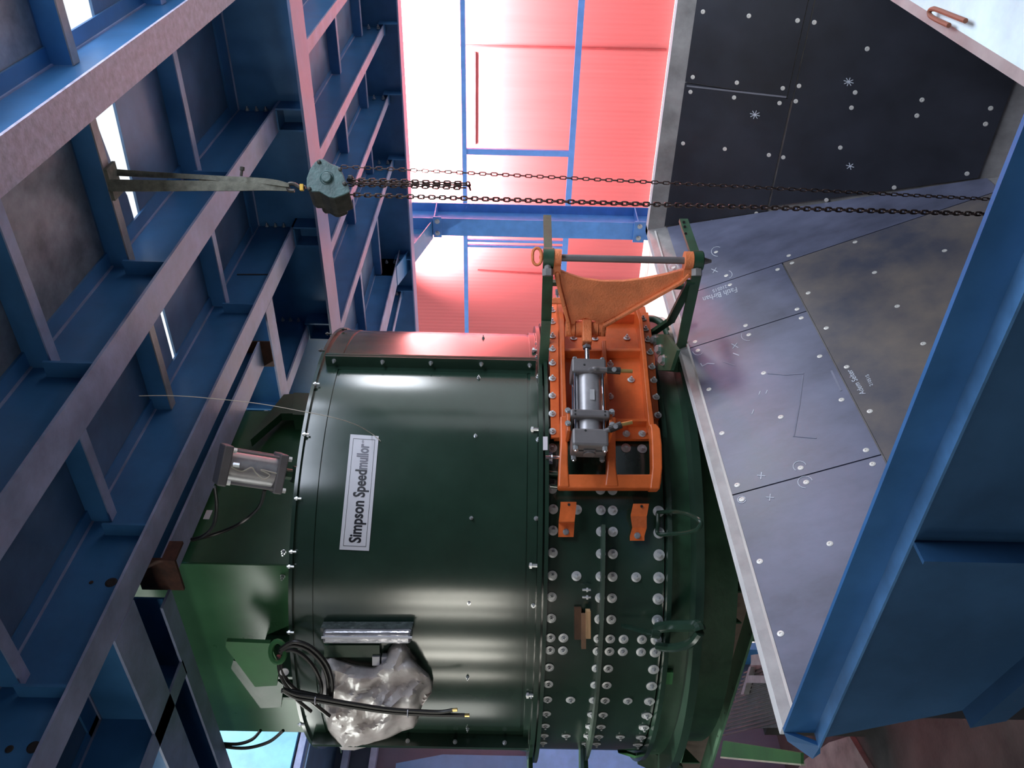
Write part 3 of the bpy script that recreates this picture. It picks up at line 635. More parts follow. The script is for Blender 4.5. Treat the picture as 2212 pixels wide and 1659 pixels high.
for o, ps in ((up_o, ((1182, 473), (1182, 483), (1182, 498))), (lo_o, ((1477, 480), (1479, 490), (1481, 505)))):
    for x, y in ps:
        p = PD(x, y, 3.86 - .24 * (y - 470) / 78 - .0095); MB().lathe(p, -Vector(M[2]), [(.0065, 0), (.0065, .003)], 12).build('hole', DBOLT, o)
MB().lathe(V(HX.x, HX.y, hz(1196)), (0, 0, 1), [(.042, 0), (.042, hz(1173) - hz(1196))], 20).build('knuckle', BRK, MX, smooth=True)
MB().lathe(V(HX.x, HX.y, hz(1518)), (0, 0, 1), [(.04, 0), (.044, .004), (.044, hz(1497) - hz(1518))], 20).build('knuckle', GRN3, MX, smooth=True)
for x in (1183, 1505):
    p = PD(x, 581, 3.59); q = PD(x, 596, 3.59); MB().cyl(PD(x, 570, 3.59), q, .016, 12).cyl(p, q, .024, 6).build('jam_nut', STEEL, MX)
pl = MB().prism([PP(x, y, (0, 0, -.70), (0, 0, 1)) for x, y in ((1402, 722), (1438, 722), (1462, 757), (1448, 800), (1420, 800))], (0, 0, -.015)).build('mounting_plate', BRK, MX)
for x, y in ((1416, 735), (1426, 755), (1434, 778)): inst(T_HEX, 'bolt', PP(x, y, (0, 0, -.699), (0, 0, 1)), (-.25, -.35, 1), pl, 1.5)
P = smoothpath([PD(1392, 688, 4.3), PD(1415, 690, 4.25), PD(1434, 704, 4.2), PD(1444, 726, 4.15)]); MB().tube(P, .018, 10).build('pipe_bend', GRN3, MX, smooth=True)
# lifting handles on the skirt
def rr(x): return 1.12 + max(0, (x - 1420)) / 92 * .25
def handle(ps, r): MB().tube(smoothpath([hit(x, y, rr(x)) for x, y in ps], 5), r, 8).build('handle', GREEN, MX, smooth=True)
handle([(1421, 1107), (1450, 1105), (1480, 1109), (1505, 1120), (1514, 1131), (1505, 1144), (1480, 1151), (1450, 1153), (1422, 1153), (1421, 1130), (1421, 1107)], .009)
handle([(1421, 1356), (1450, 1352), (1480, 1352), (1506, 1352), (1512, 1362)], .024); handle([(1422, 1396), (1450, 1399), (1480, 1394), (1500, 1382), (1512, 1366)], .019)
mb = MB(); a, b = hit(1352, 1352, 1.16), hit(1405, 1368, 1.2); mb.obox((a + b) / 2, b - a, (0, 0, 1), radial(a), (b - a).length * 1.05, .04, .035); mb.cyl(b, hit(1425, 1372, 1.2), .018, 10); mb.build('handle', GREEN, MX, bevel=.004)
mb = MB(); a = hit(1440, 1462, 1.13); mb.obox(a, (0, 0, 1), (-radial(a).y, radial(a).x, 0), radial(a), .05, .065, .02); mb.build('pad', GRN2, MX)
# orange stepped stops
for (rowsb) in ([(1084, 1211, 1245, .075), (1092, 1211, 1245, .075), (1127, 1207, 1241, .075), (1130, 1207, 1241, .03), (1160, 1206, 1239, .025)],
                [(1088, 1368, 1402, .085), (1112, 1363, 1398, .07), (1115, 1363, 1397, .07), (1140, 1366, 1397, .03), (1158, 1361, 1392, .028), (1168, 1361, 1392, .028)]):
    A = [CY(xa, y, 1.1 + o_) for y, xa, xb_, o_ in rowsb]; B = [CY(xb_, y, 1.1 + o_) for y, xa, xb_, o_ in rowsb]
    st = MB().strip(A, B, [radial(p) * -.008 for p in A]).build('door_stop', ORG, MX)
    y, xa, xb_, o_ = rowsb[-1]; p = CY((xa + xb_) / 2, y - 11, 1.1 + o_ + .001); inst(T_HEX, 'bolt', p, radial(p), st, .8)
    y, xa, xb_, o_ = rowsb[0]; p = CY((xa + xb_) / 2 + 1, y + 6, 1.1 + o_ + .0005); MB().lathe(p, radial(p), [(.006, 0), (.006, .001)], 10).build('hole', DBOLT, st)
# studs through the stiffening ring
for y in (1274, 1290):
    a = CY(1258, y, 1.14); MB().cyl(a, a - V(0, 0, .035), .005, 8).lathe(a - V(0, 0, .024), (0, 0, 1), [(.010, 0), (.010, .008)], 6).build('stud', BOLT, MX)
# base frame below the drum
FG = mat('frame_green_pale', (.06, .14, .085), .5, var=.2, scale=8)
MB().box(2.43, 2.57, 2.80, 5.0, -1.012, -1.0).box(2.43, 3.0, 2.66, 2.80, -1.012, -1.0).box(2.43, 2.57, 2.66, 5.0, -1.19, -1.178).build('channel_flange', FG, MX)
MB().box(2.555, 2.567, 2.66, 5.0, -1.178, -1.012).build('channel_web', mat('dusty_brown', (.13, .10, .085), .8, var=.25, scale=5), MX)
for y in (2.95, 3.17, 3.39, 3.61, 3.83, 4.1, 4.4): MB().prism([(2.432, y, -1.013), (2.432, y, -1.115), (2.554, y, -1.02), (2.554, y, -1.013)], (0, .01, 0)).build('gusset', GRN3, MX)
for i in range(7): MB().lathe((2.46, 2.92 + i * .22, -1.0), (0, 0, 1), [(.006, 0), (.006, .0008)], 8).build('hole', DBOLT, MX)
for i in range(7): MB().lathe((2.455, 2.85 + i * .22, -1.178), (0, 0, 1), [(.006, 0), (.006, .0008)], 8).build('hole', DBOLT, MX)
MB().box(2.6, 4.2, 2.45, 4.6, -1.06, -1.03).build('base_plate', GRN3, MX)
for x, y in ((3.3, 2.6), (3.5, 4.6), (4.2, 2.6), (4.2, 4.6)): MB().box(x - .07, x + .07, y - .07, y + .07, -3.2, -1.06).build('leg', GRN3, MX)
MB().box(2.3, 4.2, 2.5, 2.62, -1.18, -1.06).box(4.1, 4.22, 2.5, 4.7, -1.18, -1.06).build('base_beam', GRN3, MX)
# struts at the left below the skirt
MB().obox(PD(1395, 1640, 4.25), PD(1345, 1625, 4.2) - PD(1440, 1655, 4.3), (0, 0, 1), M[2], .3, .045, .03).build('strut', GRN2, MX)
MB().obox(PD(1425, 1650, 4.2), PD(1360, 1625, 4.2) - PD(1470, 1675, 4.2), M[0], M[2], .25, .09, .04).build('strut', GRN3, MX)

# ------------------------------------------------------------------ discharge door
DO = thing('discharge_door', (HX.x, HX.y, -1.0), 'orange cast door bolted over the side of the green mixer, carried by a flared orange arm', 'door')
def rdoor(a):
    d = math.degrees(a); s = min(1, max(0, (d + 116) / 46)); return 1.118 + .175 * s * s * (3 - 2 * s)
def DH(x, y, off): return hit(x, y, lambda a: rdoor(a) + off)
def dbar(rows_, o0, o1, mb=None, n=10):
    ys = []; 
    for k in range(len(rows_) - 1):
        (y0, a0, b0), (y1, a1, b1) = rows_[k], rows_[k + 1]; m = max(1, int(abs(y1 - y0) / 14))
        for i in range(m): t = i / m; ys.append((y0 + (y1 - y0) * t, a0 + (a1 - a0) * t, b0 + (b1 - b0) * t))
    ys.append(rows_[-1]); A = [DH(a, y, o1) for y, a, b in ys]; B = [DH(b, y, o1) for y, a, b in ys]
    mb = mb or MB(); mb.strip(A, B, [radial(A[i].lerp(B[i], .5)) * -(o1 - o0) for i in range(len(A))]); return mb
panel = dbar([(662, 1186, 1393), (700, 1187, 1402), (800, 1190, 1414), (880, 1193, 1420), (948, 1197, 1424)], -.01, .012).build('door_panel', ORG, DO)
mb = dbar([(655, 1186, 1204), (700, 1187, 1206), (945, 1190, 1208)], .012, .026); dbar([(675, 1382, 1400), (760, 1396, 1413), (905, 1412, 1424)], .012, .022, mb); mb.build('door_strip', ORG, DO)
for rws, o1, nm in (([(648, 1203, 1212), (690, 1209, 1219), (800, 1212, 1221), (905, 1214, 1225)], .10, 'rib'),
                    ([(735, 1300, 1309), (820, 1303, 1313), (905, 1310, 1320)], .07, 'rib'),
                    ([(655, 1368, 1376), (690, 1380, 1388), (760, 1387, 1396), (850, 1395, 1405), (920, 1402, 1414)], .09, 'rib'),
                    ([(673, 1214, 1378), (679, 1214, 1380)], .06, 'rib'), ([(752, 1216, 1388), (758, 1216, 1389)], .055, 'rib'), ([(904, 1322, 1402), (910, 1322, 1403)], .055, 'rib')):
    dbar(rws, .01, o1).build(nm, ORG, DO, bevel=.003)
mb = dbar([(898, 1210, 1226), (950, 1211, 1227), (1000, 1208, 1227), (1052, 1206, 1230)], .05, .12)
dbar([(900, 1314, 1331), (950, 1313, 1330), (1010, 1312, 1331), (1050, 1307, 1336)], .05, .12, mb)
dbar([(915, 1403, 1418), (925, 1406, 1426), (960, 1408, 1430), (1010, 1409, 1431), (1056, 1404, 1426)], .05, .12, mb)
dbar([(1024, 1208, 1430), (1040, 1207, 1429), (1054, 1207, 1426)], .05, .115, mb)
mb.build('door_frame', ORG, DO, bevel=.006)
for x in (1193,):
    for y in (672, 697, 727, 755, 785, 818, 855, 894, 932): p = DH(x, y, .026); inst(T_BOLT, 'bolt', p, radial(p), panel, .85)
for x, y in ((1389, 690), (1394, 712), (1399, 735), (1404, 762), (1408, 793), (1412, 822), (1417, 858), (1421, 897)): p = DH(x, y, .022); inst(T_BOLT, 'bolt', p, radial(p), panel, .85)
for x, y in ((1239, 731), (1285, 732), (1354, 731), (1290, 786), (1318, 787), (1318, 857), (1320, 895), (1363, 821), (1353, 937), (1387, 937), (1232, 690), (1355, 668)): p = DH(x, y, .012); inst(T_BOLT, 'bolt', p, radial(p), panel, .85)
# hinge rod, knuckles and the flared arm
MB().cyl(V(HX.x, HX.y, hz(1200)), V(HX.x, HX.y, hz(1490)), .0155, 16).build('hinge_rod', GREY, DO, smooth=True)
MB().tube([V(HX.x, HX.y, hz(1515)), V(HX.x, HX.y, hz(1520)), V(HX.x, HX.y, hz(1537))], [.017, .017, .007], 12).build('rod_tip', GREY, DO)
GP = DH(1265, 712, .17); AD = (V(GP.x, GP.y, 0) - HX).normalized(); AN = AD.cross(V(0, 0, 1)).normalized()
if AN.dot(ray(1300, 640)) > 0: AN = -AN
def AP(x, y, o=0): return PP(x, y, HX + AN * o, AN)
arm = [(1208, 584), (1232, 594), (1262, 603), (1300, 608), (1345, 608), (1395, 602), (1440, 593), (1480, 582), (1486, 592), (1472, 606), (1436, 624), (1385, 654), (1330, 684), (1306, 696), (1303, 712), (1288, 712), (1286, 694), (1264, 688), (1244, 694), (1240, 712), (1226, 712), (1222, 692), (1208, 640), (1198, 598)]
MB().prism([AP(x, y, .012) for x, y in arm], AN * -.022).build('arm', ORG2, DO, bevel=.003)
def arib(ps, w, d, par):
    P = [AP(x, y) for x, y in ps]
    for i in range(len(P) - 1):
        u = (P[i + 1] - P[i]); par.obox((P[i] + P[i + 1]) / 2 + AN * .0, u, u.cross(AN), AN, u.length + .004, w, d)
    return par
mb = MB(); arib([(1203, 584), (1207, 612), (1218, 655), (1228, 695), (1230, 716)], .016, .07, mb); arib([(1487, 588), (1470, 606), (1434, 626), (1383, 655), (1330, 685), (1303, 700), (1300, 720)], .016, .06, mb)
mb.build('arm_rib', ORG2, DO, bevel=.004)
MB().lathe(V(HX.x, HX.y, hz(1212)), (0, 0, 1), [(.038, 0), (.038, hz(1195) - hz(1212))], 20).obox(V(HX.x, HX.y, (hz(1212) + hz(1196)) / 2) + AD * .035, AD, (0, 0, 1), AN, .07, .033, .05).build('arm_knuckle', ORG2, DO, smooth=True)
MB().lathe(V(HX.x, HX.y, hz(1496)), (0, 0, 1), [(.040, 0), (.040, hz(1478) - hz(1496))], 20).obox(V(HX.x, HX.y, (hz(1496) + hz(1478)) / 2) + AD * .035, AD, (0, 0, 1), AN, .07, .035, .05).build('arm_knuckle', ORG2, DO, smooth=True)
c = PD(1160, 554, 3.58); R_, D_, F_ = Vector(M[0]), Vector(M[1]), Vector(M[2])
MB().tube([c + D_ * (.020 * math.cos(t)) * .95 + R_ * (.036 * math.copysign(abs(math.sin(t)) ** .7, math.sin(t))) for t in [2 * PI * k / 24 for k in range(24)]], .007, 8, True).build('pull_ring', ORG2, DO, smooth=True)
MB().cyl(PD(1168, 556, 3.59), PD(1176, 556, 3.6), .012, 10).build('ring_neck', ORG2, DO)
# barrels at the foot of the arm and the fork that takes the piston
bz0, bz1 = PD(1306, 710, 1).z, PD(1222, 710, 1).z
a, b = DH(1222, 710, .17), DH(1307, 710, .17); k0 = (b - a)
mb = MB()
for f0, f1, r in ((0, .22, .036), (.24, .42, .040), (.60, .80, .040), (.82, 1, .036)): mb.cyl(a + k0 * f0, a + k0 * f1, r, 20)
mb.build('fork_barrel', ORG2, DO, smooth=True)
MB().cyl(a + k0 * .02, b - k0 * .02, .012, 10).build('fork_pin', STEEL, DO)
for x, y in ((1204, 637), ):
    p = DH(x, y, .03); MB().cyl(p, p + V(0, 0, .0) - Vector(M[0]) * -.03, .011, 6).cyl(p, p + Vector(M[0]) * -.03, .006, 8).build('adjusting_bolt', BOLT, DO)
p = PD(1203, 650, 3.95); MB().obox(p, D_, R_, F_, .05, .03, .03).build('bolt_boss', ORG2, DO, bevel=.005)

# ------------------------------------------------------------------ pneumatic cylinders
def cyl_unit(name, label, A, B, up, segs, side, barrel_r, rods=True, group='pneumatic cylinders'):
    """A to B axis; segs: fractions along"""
    t = thing('pneumatic_cylinder', tuple((A + B) / 2), label, 'pneumatic cylinder', group)
    ax = (B - A); L = ax.length; ax = ax.normalized(); up = (Vector(up) - ax * Vector(up).dot(ax)).normalized(); out = ax.cross(up).normalized()
    if out.dot(Vector(M[2])) > 0: out = -out
    return t, ax, up, out, L
A_, B_ = DH(1268, 745, .185), DH(1273, 1000, .185)
t1, ax, up, out, L = cyl_unit('c', 'grey pneumatic cylinder with tie rods clamped across the orange door', A_, B_, (0, 0, 1), None, .15, .055)
def at(y): return A_.lerp(B_, (y - 745) / 255)
MB().cyl(at(742), at(800), .0115, 16).build('piston_rod', CHROME, t1, smooth=True)
MB().obox(at(716), ax, up, out, .12, .042, .05).build('rod_fork', ORG2, t1, bevel=.005)
MB().cyl(at(748), at(754), .020, 6).build('lock_nut', GREY, t1)
MB().cyl(at(822), at(945), .056, 40).build('barrel', BARREL, t1, smooth=True)
cap1 = MB().obox(at(808), ax, up, out, .068, .148, .135).build('head_cap', GREY, t1, bevel=.008)
clamp = MB().obox(at(913), ax, up, out, .036, .165, .150).build('trunnion_clamp', GREY, t1, bevel=.008)
cap2 = MB().obox(at(960), ax, up, out, .078, .150, .135).build('end_cap', GREY, t1, bevel=.010)
eb = MB(); c = at(960) + ax * .042; eb.obox(c, ax, up, out, .012, .05, .06).cyl(c, c + ax * .012, .026, 20).obox(c, ax, up, out, .008, .11, .03).build('end_boss', GREY, t1, bevel=.003)
for i, (s1, s2) in enumerate(((1, 1), (1, -1), (-1, 1), (-1, -1))):
    o_ = up * s1 * .060 + out * s2 * .052
    rod = MB().cyl(at(800) + o_, at(972) + o_, .006, 10).build('tie_rod', CHROME, t1)
    MB().cyl(at(792) + o_ - ax * .008, at(792) + o_, .010, 6).cyl(at(978) + o_ - ax * .003, at(978) + o_ + ax * .016, .012, 6).cyl(at(978) + o_, at(978) + o_ + ax * .022, .006, 8).build('nut', BOLT, rod)
for s1 in (1, -1):
    for s2 in (-.008, .008): MB().lathe(at(913) + ax * s2 + up * s1 * .062 + out * .075, out, [(.0045, 0), (.0045, .001)], 8).build('hole', DBOLT, clamp)
MB().lathe(at(808) + up * .02 + out * .0675, out, [(.005, 0), (.005, .001)], 8).build('hole', DBOLT, cap1); MB().lathe(at(948) + up * .02 + out * .0675, out, [(.005, 0), (.005, .001)], 8).build('hole', DBOLT, cap2)
lp = at(870) + out * .0562; MB().obox(lp - up * .012, ax, up, out, .05, .020, .003).build('type_label', mat('grey_label', (.36, .36, .37), .5), t1)
for s1, x in ((1, 1218), (-1, 1323)):
    q = at(925) + up * s1 * .088
    so = MB().obox(q, ax, up, out, .10, .014, .11).build('clamp_plate', ORG, t1, bevel=.003)
    for yy in (905, 932): inst(T_HEX, 'bolt', at(yy) + up * s1 * .092 + out * .056, out, so, .75)
def fitting(pts, depth_off, tt):
    d0 = at(900).dot(F_) - depth_off
    P = [PD(x, y, d0 + dd) for x, y, dd in pts]
    MB().tube(smoothpath(P[:4]), .011, 10).build('elbow', GREY, tt, smooth=True)
    MB().cyl(P[3], P[4], .0155, 12).build('flow_valve', DBOLT, tt); MB().cyl(P[4], P[5], .0085, 10).build('nipple', BRASS, tt)
    q = P[3].lerp(P[4], .5); MB().cyl(q, q - F_ * .02 - R_ * -.004, .010, 10).build('valve_screw', BOLT, tt)
fitting([(1275, 800, .02), (1282, 797, -.03), (1295, 798, -.03), (1311, 799, -.03), (1340, 801, -.03), (1366, 802, -.03)], .07, t1)
fitting([(1282, 948, .02), (1287, 942, -.03), (1298, 936, -.03), (1316, 928, -.03), (1342, 917, -.03), (1366, 912, -.03)], .07, t1)

A2, B2 = PD(482, 1003, 3.52), PD(600, 1021, 3.62)
t2, ax, up, out, L = cyl_unit('c', 'grey pneumatic cylinder standing on the mixer lid behind the dark beam', A2, B2, M[0], None, .17, .07)
MB().cyl(A2, B2, .066, 36).build('barrel', BARREL, t2, smooth=True)
for q in (A2, B2):
    cp = MB().obox(q, ax, up, out, .038, .17, .165).build('end_cap', GREY, t2, bevel=.006)
    for s1 in (1, -1):
        for s2 in (1, -1): MB().cyl(q + up * s1 * .068 + out * s2 * .064 + ax * .018, q + up * s1 * .068 + out * s2 * .064 + ax * .034, .012, 6).build('nut', BOLT, cp)
for s1 in (1, -1):
    for s2 in (1, -1): MB().cyl(A2 + up * s1 * .068 + out * s2 * .064, B2 + up * s1 * .068 + out * s2 * .064, .006, 8).build('tie_rod', GREY, t2)
MB().cyl(B2, B2 + ax * .06, .024, 12).obox(B2 + ax * .11 + F_ * .02, ax, up, out, .10, .07, .06).build('mount', GRN3, t2)
MB().cyl(A2 + ax * .03 + out * .075 + up * .01, A2 + ax * .055 + out * .085 + up * .012, .012, 8).build('port_fitting', BOLT, t2)
MB().tube(smoothpath([A2.lerp(B2, f) + out * (.073 + g) + up * h for f, g, h in ((.1, .01, .0), (.3, .0, -.012), (.45, .006, .01), (.55, .004, -.01), (.7, .01, -.03), (.8, .004, -.01), (.62, .002, .006), (.95, .0, 0))]), .003, 6).build('signal_wire', CORD, t2)

# ------------------------------------------------------------------ hoses, bag, wrapped box, wood, twine
def hose(name, label, paths, group=None, m=BLK, cat='hose', tips=()):
    p0 = paths[0][0][0]; t = thing(name, tuple(p0), label, cat, group)
    for P, r in paths: MB().tube(smoothpath(P), r, 8).build('hose_run', m, t, smooth=True)
    return t
c25 = lambda ps, r=1.26: [CY(x, y, r) for x, y in ps]
t = hose('hose_bundle', 'bundle of black air hoses tied over the plastic bag on the mixer side',
    [(c25([(604, 1408), (630, 1394), (662, 1402), (692, 1430), (707, 1465), (709, 1505)], 1.22), .0085), (c25([(606, 1402), (635, 1386), (672, 1398), (704, 1432), (717, 1470), (716, 1508)], 1.23), .0085),
     (c25([(606, 1412), (628, 1404), (655, 1416), (680, 1445), (694, 1480), (692, 1506)], 1.2), .0085),
     (c25([(612, 1488), (640, 1500), (690, 1508), (760, 1520), (840, 1532), (900, 1536), (950, 1538), (978, 1534)]), .0085), (c25([(612, 1492), (640, 1507), (690, 1515), (760, 1527), (840, 1538), (920, 1543), (1004, 1545)]), .0085),
     (c25([(606, 1420), (610, 1450), (628, 1480), (660, 1505), (712, 1547)], 1.2), .0085), (c25([(602, 1416), (604, 1450), (616, 1478), (640, 1510), (672, 1537)], 1.18), .0085),
     (c25([(608, 1492), (640, 1494), (690, 1504), (716, 1508)], 1.24), .010)])
for a, b in (((976, 1534), (988, 1533)), ((1002, 1545), (1014, 1545))): MB().cyl(CY(*a, 1.26), CY(*b, 1.26), .0075, 8).build('brass_end', BRASS, t)
for x, y, r in ((682, 1512, 1.262), (881, 1540, 1.262), (613, 1452, 1.205)): p = CY(x, y, r); MB().lathe(p - V(0, 0, .002), (0, 0, 1) if x > 620 else (1, .3, .2), [(.019, 0), (.019, .004)], 14).build('cable_tie', WHT, t)
P = [CY(600, 1408, 1.2) + R_ * (.045 * math.cos(k * PI / 8)) + D_ * (.030 * math.sin(k * PI / 8)) for k in range(16)]
MB().tube(P, .011, 8, True).build('grommet_ring', GRN2, MX, smooth=True)
dq = 3.5
hose('air_hose', 'black hose curving down from the cylinder on the mixer lid', [([PD(464, 1052, 3.5), PD(468, 1095, 3.6), PD(461, 1135, 3.75), PD(440, 1157, 3.85), PD(414, 1165, 3.9)], .008), ([PD(572, 1058, 3.6), PD(560, 1095, 3.75), PD(520, 1130, 3.9), (PD(470, 1152, 3.95)), PD(414, 1167, 3.9)], .008)])
hose('air_hose', 'two black hoses looping below the left corner of the tower', [([PX(475, 1606, 2.5), PX(515, 1607, 2.5), PX(545, 1597, 2.5), PX(563, 1578, 2.5)], .009), ([PX(475, 1612, 2.48), PX(530, 1616, 2.48), PX(580, 1603, 2.48), PX(612, 1578, 2.48)], .009)])
tw_ = thing('twine', tuple(CY(822, 952, 1.11)), 'thin pale twine hanging across from the beams to the white sign', 'string')
MB().tube(smoothpath([PD(300, 855, 3.2), PD(380, 855, 3.25), PD(460, 861, 3.3), PD(560, 872, 3.35), PD(650, 888, 3.4), PD(720, 902, 3.45), PD(770, 918, 3.55), CY(800, 935, 1.12), CY(815, 946, 1.112), CY(822, 953, 1.112)]), .0016, 5).build('strand', CORD, tw_)

def inside(poly, x, y):
    c = False; j = len(poly) - 1
    for i in range(len(poly)):
        (xi, yi), (xj, yj) = poly[i], poly[j]
        if (yi > y) != (yj > y) and x < (xj - xi) * (y - yi) / (yj - yi) + xi: c = not c
        j = i
    return c
def edist(poly, x, y):
    b = 1e9
    for i in range(len(poly)):
        (x0, y0), (x1, y1) = poly[i - 1], poly[i]; dx, dy = x1 - x0, y1 - y0; t = max(0, min(1, ((x - x0) * dx + (y - y0) * dy) / (dx * dx + dy * dy + 1e-9)))
        b = min(b, math.hypot(x - x0 - t * dx, y - y0 - t * dy))
    return b
from mathutils import noise
def puffy(poly, rbase, bulge, step=5):
    """pillow-like sheet whose outline lies on the drum and whose middle swells outwards"""
    bm = bmesh.new(); vs = [bm.verts.new((x, y, 0)) for x, y in poly]; f = bm.faces.new(vs)
    bmesh.ops.triangulate(bm, faces=[f])
    for _ in range(5): 
        es = [e for e in bm.edges if e.calc_length() > step * 2]
        if not es: break
        bmesh.ops.subdivide_edges(bm, edges=es, cuts=1); bmesh.ops.triangulate(bm, faces=bm.faces)
    bmesh.ops.beautify_fill(bm, faces=bm.faces, edges=[e for e in bm.edges if not e.is_boundary])
    mb = MB(); bm.verts.index_update()
    for v in bm.verts:
        x, y = v.co.x, v.co.y; d = edist(poly, x, y); h = bulge * min(1, (d / 26)) ** .55
        nn = noise.noise(Vector((x * .022, y * .022, 1))) * .05 + noise.noise(Vector((x * .05 + y * .03, y * .035, 4))) * .022 + noise.noise(Vector((x * .14 + y * .1, y * .06, 9))) * .006
        h += nn * min(1, d / 12); mb.v.append(CY(x, y, rbase + max(.004, h)))
    mb.f = [tuple(v.index for v in f.verts) for f in bm.faces]; bm.free(); return mb
bag = thing('plastic_bag', tuple(CY(800, 1500, 1.15)), 'crumpled clear plastic bag taped against the lower left side of the green mixer', 'plastic bag')
outl = [(697, 1422), (715, 1418), (735, 1425), (770, 1436), (805, 1440), (830, 1425), (840, 1400), (852, 1388), (870, 1383), (882, 1400), (888, 1420), (908, 1440), (926, 1456), (935, 1475), (933, 1496), (915, 1505), (912, 1525), (905, 1545), (902, 1560), (893, 1573), (868, 1580), (835, 1598), (800, 1612), (765, 1621), (738, 1620), (722, 1600), (708, 1575), (700, 1545), (696, 1500), (694, 1455)]
fo = puffy(outl, 1.115, .085).build('film', FILM, bag, smooth=True); md = fo.modifiers.new('thickness', 'SOLIDIFY'); md.thickness = .002
wb = thing('wrapped_control_box', tuple(CY(790, 1380, 1.15)), 'foil-wrapped long box clamped to the mixer just above the plastic bag in the picture', 'box')
def dslab(x0, x1, y0, y1, r0, r1, mb=None):
    mb = mb or MB(); ys = [y0 + (y1 - y0) * i / 4 for i in range(5)]; A = [CY(x0, y, r1) for y in ys]; B = [CY(x1, y, r1) for y in ys]
    return mb.strip(A, B, [radial(p) * -(r1 - r0) for p in A])
FOIL = mat('foil_film', (.42, .42, .46), .2, metal=.6, var=.4, scale=25, bump=.5, bscale=60, stretch=(1, 1, .2))
dslab(696, 888, 1366, 1392, 1.12, 1.20).build('foil_wrap', FOIL, wb, bevel=.012); dslab(692, 890, 1357, 1366, 1.11, 1.17).build('backplate', mat('film_dark', (.06, .075, .075), .25, var=.4, scale=30, bump=.3), wb)
dslab(700, 820, 1394, 1420, 1.105, 1.14).build('box_body', GRN3, wb); dslab(694, 890, 1376, 1380, 1.2, 1.206).build('highlight_strip', WHT, wb)
for (x0, x1, y0, y1) in ((804, 820, 1419, 1438), (824, 845, 1420, 1436)): dslab(x0, x1, y0, y1, 1.12, 1.15).build('terminal_block', WHT, wb)
for (x0, x1, y0, y1, r0, r1, m, lb_) in ((1241, 1256, 1315, 1382, 1.10, 1.125, DWOOD, 'dark flat wooden offcut wedged behind the stiffening ring'), (1256, 1266, 1328, 1402, 1.125, 1.145, mat('brown_wood', (.17, .09, .05), .7, var=.25), 'longest brown wooden slat wedged at the stiffening ring'), (1266, 1276, 1321, 1380, 1.13, 1.163, WOOD, 'palest wooden block wedged against the stiffening ring')):
    mb = dslab(x0, x1, y0, y1, r0, r1); c = sum((v for v in mb.v), Vector()) / len(mb.v); o = mb.build('wood_block', m, loc=c); tag(o, lb_, 'wood block', 'wood offcuts at the ring')

# ------------------------------------------------------------------ chain hoist and sling
HO = thing('chain_hoist', tuple(PD(706, 395, 3.5)), 'worn teal chain hoist with rusty chains hanging in front of the platform beams', 'chain hoist')
face = [(662, 405), (662, 385), (669, 366), (680, 350), (690, 343), (700, 344), (714, 353), (732, 360), (739, 372), (746, 390), (753, 402), (756, 414), (744, 420), (722, 428), (710, 418 + 8), (690, 414), (672, 414)]
E1 = F_ * .10 - R_ * .052
MB().prism([PD(x, y, 3.44) for x, y in face], F_ * .012).build('side_plate', TEAL, HO, bevel=.003)
MB().prism([PD(706 + (x - 706) * .97, 388 + (y - 388) * .97, 3.45) for x, y in face], E1).build('gear_case', GREASE, HO, bevel=.006)
MB().prism([PD(706 + (x - 706) * .62, 388 + (y - 388) * .62, 3.45) + E1 for x, y in face], F_ * .05 - R_ * .03).build('brake_cover', GREASE, HO, bevel=.006)
q = PD(706, 384, 3.44); MB().lathe(q, -F_, [(.030, 0), (.026, .004), (.026, .001), (.022, .001), (.021, .014), (.018, .017)], 24).build('hub', TEAL, HO, smooth=True)
for x, y in ((689, 350), (668, 408), (744, 397), (735, 366)): MB().lathe(PD(x, y, 3.44), -F_, [(.009, 0), (.008, .008), (.004, .010)], 8).build('rivet', GREASE, HO)
MB().tube(smoothpath([PD(660, 404, 3.5), PD(648, 405, 3.5), PD(636, 398, 3.5), PD(626, 397, 3.5), PD(619, 403, 3.5), PD(624, 411, 3.5), PD(636, 412, 3.5)]), .0085, 8).build('top_hook', GREASE, HO, smooth=True)
MB().obox(PD(652, 405, 3.49), D_, R_, F_, .014, .026, .02).build('yellow_collar', YEL, HO)
def chain(P0, P1, pitch, wid, r, name, sag=0, twist=0.0):
    P0, P1 = Vector(P0), Vector(P1); d = P1 - P0; L = d.length; d.normalize(); n = int(L / pitch); u = d.cross(F_).normalized(); w = d.cross(u).normalized(); mb = MB()
    for i in range(n):
        c = P0 + d * (i + .5) * pitch + D_ * 0 - R_ * sag * math.sin(PI * i / n)
        a = (PI / 2) * (i % 2) + .25 + twist * i; s = u * math.cos(a) + w * math.sin(a)
        hl = pitch * .5 + r; hw = wid / 2 - r; pts = []
        for k in range(6): t = -PI / 2 + PI * k / 5; pts.append(c + d * (hl - hw + hw * math.cos(t)) + s * hw * math.sin(t))
        for k in range(6): t = PI / 2 + PI * k / 5; pts.append(c + d * (-(hl - hw) + hw * math.cos(t)) + s * hw * math.sin(t))
        mb.tube(pts, r, 6, True)
    return mb.build(name, CHAINM, HO, smooth=True)
chain(PD(738, 360, 3.5), PD(2150, 431, 3.53), .0242, .0165, .0023, 'hand_chain', .0, .004)
chain(PD(742, 420, 3.5), PD(1390, 441, 3.5), .0225, .0215, .0034, 'hand_chain', 0, .006); chain(PD(1390, 441, 3.5), PD(2150, 463, 3.5), .0225, .0225, .0036, 'hand_chain', 0, .006)
chain(PD(752, 388, 3.5), PD(1012, 396, 3.5), .0225, .020, .0034, 'load_chain'); chain(PD(752, 398, 3.53), PD(1014, 406, 3.53), .0225, .021, .0034, 'load_chain'); chain(PD(756, 394, 3.56), PD(1008, 400, 3.56), .0225, .020, .0034, 'load_chain')
